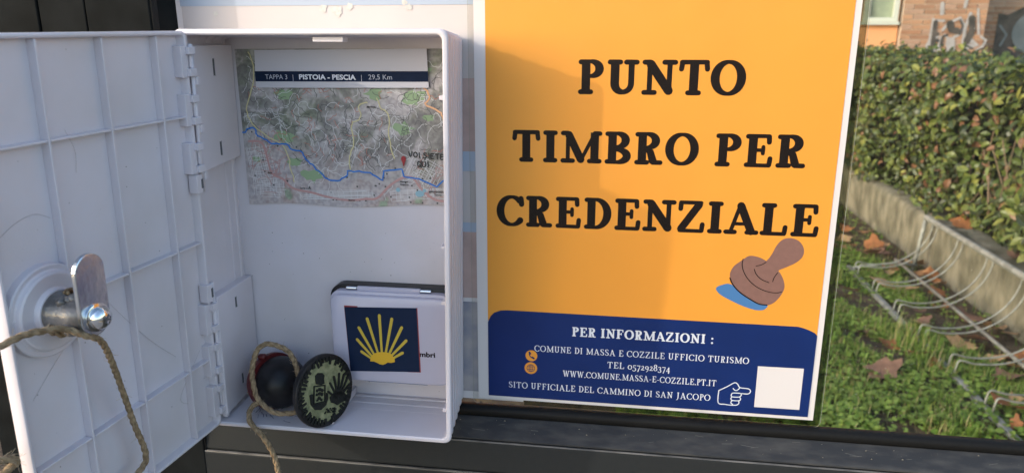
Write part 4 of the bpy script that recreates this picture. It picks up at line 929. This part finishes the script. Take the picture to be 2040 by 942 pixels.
obj('clasp', tube([(-.0686, -.0185, .0165), (-.0290, -.0185, .0165)], .0009, 10), M['steel'], tin, smooth=True, angle=.8)
def tf(l): return lambda x, z, e: (x, -.0220 - l - e, z)
def sk(x, z): return x, z
pr = Print(tf(.00005)); pr.poly([(-.0799, .0680), (-.0712, .0680), (-.0712, .0665), (-.0360, .0669), (-.0330, .0690), (-.0322, .0259), (-.0400, .0256), (-.0500, .0265), (-.0784, .0240)]); pr.build('sticker_edge', M['redink'], tin)
st_ = obj('sticker', prism([(-.0797, .0670), (-.0335, .0687), (-.0329, .0262), (-.0783, .0238)], lambda p: (p[0], -.02212, p[1]), lambda p: (p[0], -.02206, p[1])), M['stnavy'], tin)
ry = mmm([(-57.39, 62.63), (-56.99, 37.4), (-65.34, 60.06), (-59.49, 37.24), (-49.46, 60.8), (-54.49, 37.57), (-71.07, 53.77), (-62.04, 36.2), (-43.41, 55.4), (-52.45, 36.83), (-72.62, 45.77), (-63.37, 34.81), (-40.89, 46.87), (-51.26, 35.61), (-70.16, 37.68), (-64.67, 33.85), (-43.53, 38.54), (-49.22, 34.87)])
pr = Print(tf(.00014))
for i in range(0, 18, 2): pr.rib([ry[i], ry[i + 1]], [.0019, .0014], 3)
pr.build('shell_rays', M['gold'], tin)
pr = Print(tf(.00022)); pr.poly(mmm([(-64.7, 33.41), (-63.2, 35.9), (-61.58, 37.11), (-59, 38), (-56.53, 38.3), (-53.4, 38.2), (-50.74, 37.2), (-48.82, 34.46), (-48.76, 32.03), (-51.2, 31.3), (-53.53, 31.36), (-55, 30.3), (-56.62, 29.58), (-58.5, 29.8), (-60.24, 30.65), (-62.4, 31.5), (-64.8, 31.48)])); pr.build('shell_base', M['gold2'], tin)
sans_mesh('mbri', .0046, -.0327, .0367, tf(.00004), 'lettering', M['ink'], tin, bold=.035, x1=-.0227)

# ------------------------------------------------------------------ rubber stamp leaning in the corner
cS = Vector((-.0849, -.0470, .0222)); nS = Vector((.897, -.4209, .1346)).normalized(); uS = Vector((.4418, .8477, -.2936)).normalized(); vS = nS.cross(uS).normalized(); RS = .0222
stp = thing('rubber_stamp', (cS.x, cS.y, 0), 'round rubber stamp with black knob handle leaning on the cabinet floor', 'stamp')
obj('disc', lathe(cS, nS, [(-.0042, RS * .90), (-.0040, RS * .97), (-.0030, RS), (-.0006, RS), (-.0001, RS * .985), (0, RS * .96)], 64), M['blackplastic'], stp, angle=.6)
def sd(l): return lambda a, b, e: tuple(cS + uS * a + vS * b + nS * (l + e * 3))
pr = Print(sd(.0002)); P = []
for i in range(60): a = 2 * PI * i / 60; r = RS * .83 * (1 + .035 * math.sin(7 * a) + uni(-.03, .03)); P.append((r * math.cos(a), r * math.sin(a)))
pr.poly(P); pr.build('rubber_face', M['stampgreen'], stp)
mb = MB()
def raised(poly, h=.0007):
    mb.add(prism(poly, lambda p: tuple(cS + uS * p[0] + vS * p[1] + nS * .0001), lambda p: tuple(cS + uS * p[0] + vS * p[1] + nS * (h + .0002))))
for i in range(46):
    a = 2 * PI * i / 46
    if rnd() < .10: continue
    w = .045; r0 = RS * uni(.70, .78); r1 = RS * uni(.90, .95); j = uni(-.03, .03)
    raised([(r0 * math.cos(a - w + j), r0 * math.sin(a - w + j)), (r1 * math.cos(a - w), r1 * math.sin(a - w)), (r1 * math.cos(a + w * uni(.3, 1)), r1 * math.sin(a + w)), (r0 * uni(.95, 1.1) * math.cos(a + w + j), r0 * math.sin(a + w + j))])
raised(mmm([(-9.3, 9.7), (-7.4, 11.2), (-4.2, 11.0), (-2.4, 9.4), (-2.6, 7.4), (-1.94, 4.6), (-4.6, 3.9), (-8.26, 4.6), (-9.0, 7.2)]))
for P in ([(-9.8, 3.4), (-1.2, 3.4)], [(-9.6, 3.3), (-8.9, -7.2)], [(-1.3, 3.3), (-.6, -6.2)], [(-8.9, -7), (-.6, -6.4)]):
    q = ribbon(mmm(P), .0007, 2)[0]; raised([(p.x, p.y) for p in q])
for (x, z, r) in ((-7, .8, 1.1), (-5, 1.2, 1.3), (-3, .6, 1.1), (-7, -1.6, 1.0), (-3.2, -1.8, 1.1), (-5, -1.2, 1.2), (-5, -4.0, 1.2), (-6.4, -5.2, .7), (-3.3, -5, .8)):
    raised([(x / 1000 + r / 1000 * uni(.7, 1.1) * math.cos(2 * PI * i / 8), z / 1000 + r / 1000 * uni(.7, 1.1) * math.sin(2 * PI * i / 8)) for i in range(8)])
raised(mmm([(-12.6, -1.5), (-10.4, -1), (-9.6, -7.6), (-.2, -7.0), (0.2, -1.2), (1.4, -1.6), (1.8, -5), (.6, -8.6), (-3, -11), (-7.6, -10.6), (-11, -7.4)]))
shl = [(7.9, -5.0)]
for P, w in (([(8.2, -5), (1.6, -.6)], 1.2), ([(8.6, -4), (2.6, 4.4)], 1.3), ([(9.2, -3), (5.4, 8.0)], 1.4), ([(10, -3), (9.4, 9.6)], 1.4), ([(11, -3), (13.4, 8.8)], 1.4), ([(12, -3.4), (16.2, 6)], 1.3), ([(12.6, -4), (17.4, 1.6)], 1.2)):
    q = ribbon(mmm(P), w / 1000, 3)[0]; raised([(p.x, p.y) for p in q])
raised(mmm([(3.2, -4.4), (6, -1.9), (10.5, -1.2), (14.6, -2.4), (17.4, -4.6), (16, -7.4), (12.2, -8.4), (9.6, -9.6), (7.4, -8.4), (4.6, -7.6)]))
for _ in range(34):
    x, z = uni(0, 9), uni(-13.6, -11); r = uni(.2, .6); raised([((x + r * math.cos(2 * PI * i / 5)) / 1000, (z + r * math.sin(2 * PI * i / 5)) / 1000) for i in range(5)])
obj('raised_design', mb.out(), M['stampblack'], stp)
dK = -nS; kn = cS + dK * .042
obj('neck', lathe(cS, dK, [(.0038, .0100), (.0060, .0075), (.0100, .0048), (.0200, .0042), (.0290, .0055)], 24), M['blackplastic'], stp, smooth=True)
RK = .0165
prof = [(.042 + RK * math.sin(math.radians(a)), RK * math.cos(math.radians(a))) for a in range(-84, 31, 6)]
obj('knob', lathe(cS, dK, prof, 36), M['blackplastic'], stp, smooth=True)
obj('red_collar', lathe(cS, dK, [(.0470, RK * .90), (.0472, RK * 1.10), (.0505, RK * 1.10), (.0545, RK * .98), (.0580, RK * .60), (.0590, RK * .2)], 36), M['redplastic'], stp, angle=.6)
def ball_at(a, b): return None
obj('red_tab', lathe(Vector((-.1330, -.030, .0335)), (.95, -.3, .2), [(-.0028, .0014), (-.002, .0020), (.002, .0020), (.0028, .0014)], 12), M['redplastic'], stp, smooth=True)
# ink smudges on the cabinet floor
pr = Print(lambda x, y, e: (x, y, .00018 + e))
for _ in range(42):
    a = uni(2.6, 5.6); r = uni(.006, .022); x = -.112 + r * math.cos(a) * 1.3; y = -.034 + r * math.sin(a) * .7
    if not (-.150 < x < -.082 and -.0505 < y < -.01): continue
    l = uni(.001, .005); t = a + PI / 2 + uni(-.3, .3); pr.rib([(x, y), (x + l * math.cos(t), y + l * math.sin(t))], uni(.0002, .0006), 2)
tag(pr.build('ink_smudge', M['smudge'], None), 'violet ink smudges on the cabinet floor beside the stamp', 'ink smudge', kind='stuff')

# ------------------------------------------------------------------ jute twine
def rope(name, pts, R, label, T=None, at=None, fray=60):
    P = catmull([Vector(p) / 1000 for p in pts], 12); t = thing(name, tuple(P[len(P) // 2]), label, 'twine')
    obj('strand', strands(P, R * .44, R * .62, R * 9.5, 3, 8, .10), M['twine'], t, smooth=True)
    tag(obj('loose_fibres', fibres(P, R, fray, .0035), M['fibre'], t), kind='stuff'); return t
rope('door_twine', [(-158.1, -209.6, 108.6), (-152.2, -195.8, 111.4), (-149.2, -187.5, 112.8), (-146.3, -179.2, 111.7), (-143.6, -171.7, 109.5), (-139.0, -167.0, 105.0), (-138.5, -161.5, 101.5), (-139.4, -156.5, 96.6), (-143.8, -148.2, 86.1), (-149.3, -138.3, 70.4), (-152.1, -131.5, 53.8), (-153.2, -126.5, 36.9), (-153.2, -122.4, 23.0), (-153.5, -122.4, 14.7), (-153.4, -129.4, 12.1), (-153.2, -135.6, 9.4), (-153, -145, 4)], .0015, 'jute twine tied round the lock and hanging down the open door', fray=90)
rope('stamp_twine', [(-100.0, -43.0, 20.5), (-104.2, -41.0, 27.2), (-106.4, -40.0, 35.8), (-110.1, -40.0, 42.9), (-116.7, -41.0, 46.9), (-122.7, -43.0, 48.4), (-127.0, -46.0, 45.5), (-129.2, -49.0, 37.5), (-129.8, -50.0, 29.6), (-128.1, -51.0, 18.5), (-124.2, -52.0, 13.2), (-117.2, -52.0, 8.0), (-110.2, -50.0, 6.5), (-102.7, -47.0, 7.1), (-98, -44, 12)], .0016, 'loop of jute twine round the neck of the rubber stamp', fray=50)
rope('hanging_twine', [(-126.0, -36.0, 10.0), (-130.7, -44.0, 9.3), (-133.9, -47.0, 7.3), (-134.0, -51.0, 4.3), (-130.9, -55.0, .8), (-122.1, -58.0, -6.0), (-116.6, -58.0, -17.6), (-114.5, -58.0, -30.3), (-114.1, -58.0, -43.7), (-114, -59, -60)], .0016, 'end of jute twine hanging over the cabinet floor edge and the dark rail', fray=50)
kt = rope('frayed_knot', [(-176.1, -205.7, 60.0), (-170.1, -199.7, 56.0), (-166.7, -195.3, 58.5), (-163.5, -190.8, 57.5), (-163.2, -188.3, 54.6), (-166.0, -191.7, 51.5), (-170, -196, 49), (-176, -202, 46)], .0017, 'frayed knotted end of jute twine by the outer edge of the door', fray=120)
# twine stuck in the glue and a few stray hairs on the door
P = catmull([DT @ Vector((LC.x + .0098 * math.cos(a) , .009 + .003 * math.sin(a * 2), LC.z + .0098 * math.sin(a))) for a in [k * .5 for k in range(3, 13)]], 6)
o = obj('wrapped_turn', strands(P, .0007, .0008, .009, 2, 7, .1), M['twine'], bpy.data.objects['door_twine'], smooth=True)
hm = MB()
for pts_ in ([(.125, .149), (.115, .1545), (.105, .1565), (.097, .153)], [(.075, .108), (.060, .088), (.045, .070), (.030, .055)], [(.120, .075), (.105, .088), (.095, .095)], [(.010, .050), (.020, .040), (.030, .028), (.020, .020)], [(.08, .170), (.079, .180), (.083, .190)]):
    hm.add(tube(catmull([DT @ Vector((a, -.0040, b)) for a, b in pts_], 6), .00007, 4))
M['hair'] = mat('dark_fibre', (0.30, 0.27, 0.27), 0.7)
tag(obj('stray_hairs', hm.out(), M['hair']), 'fine stray fibres clinging to the inside of the cabinet door', 'fibre', kind='stuff')
print('objects', len(bpy.data.objects))
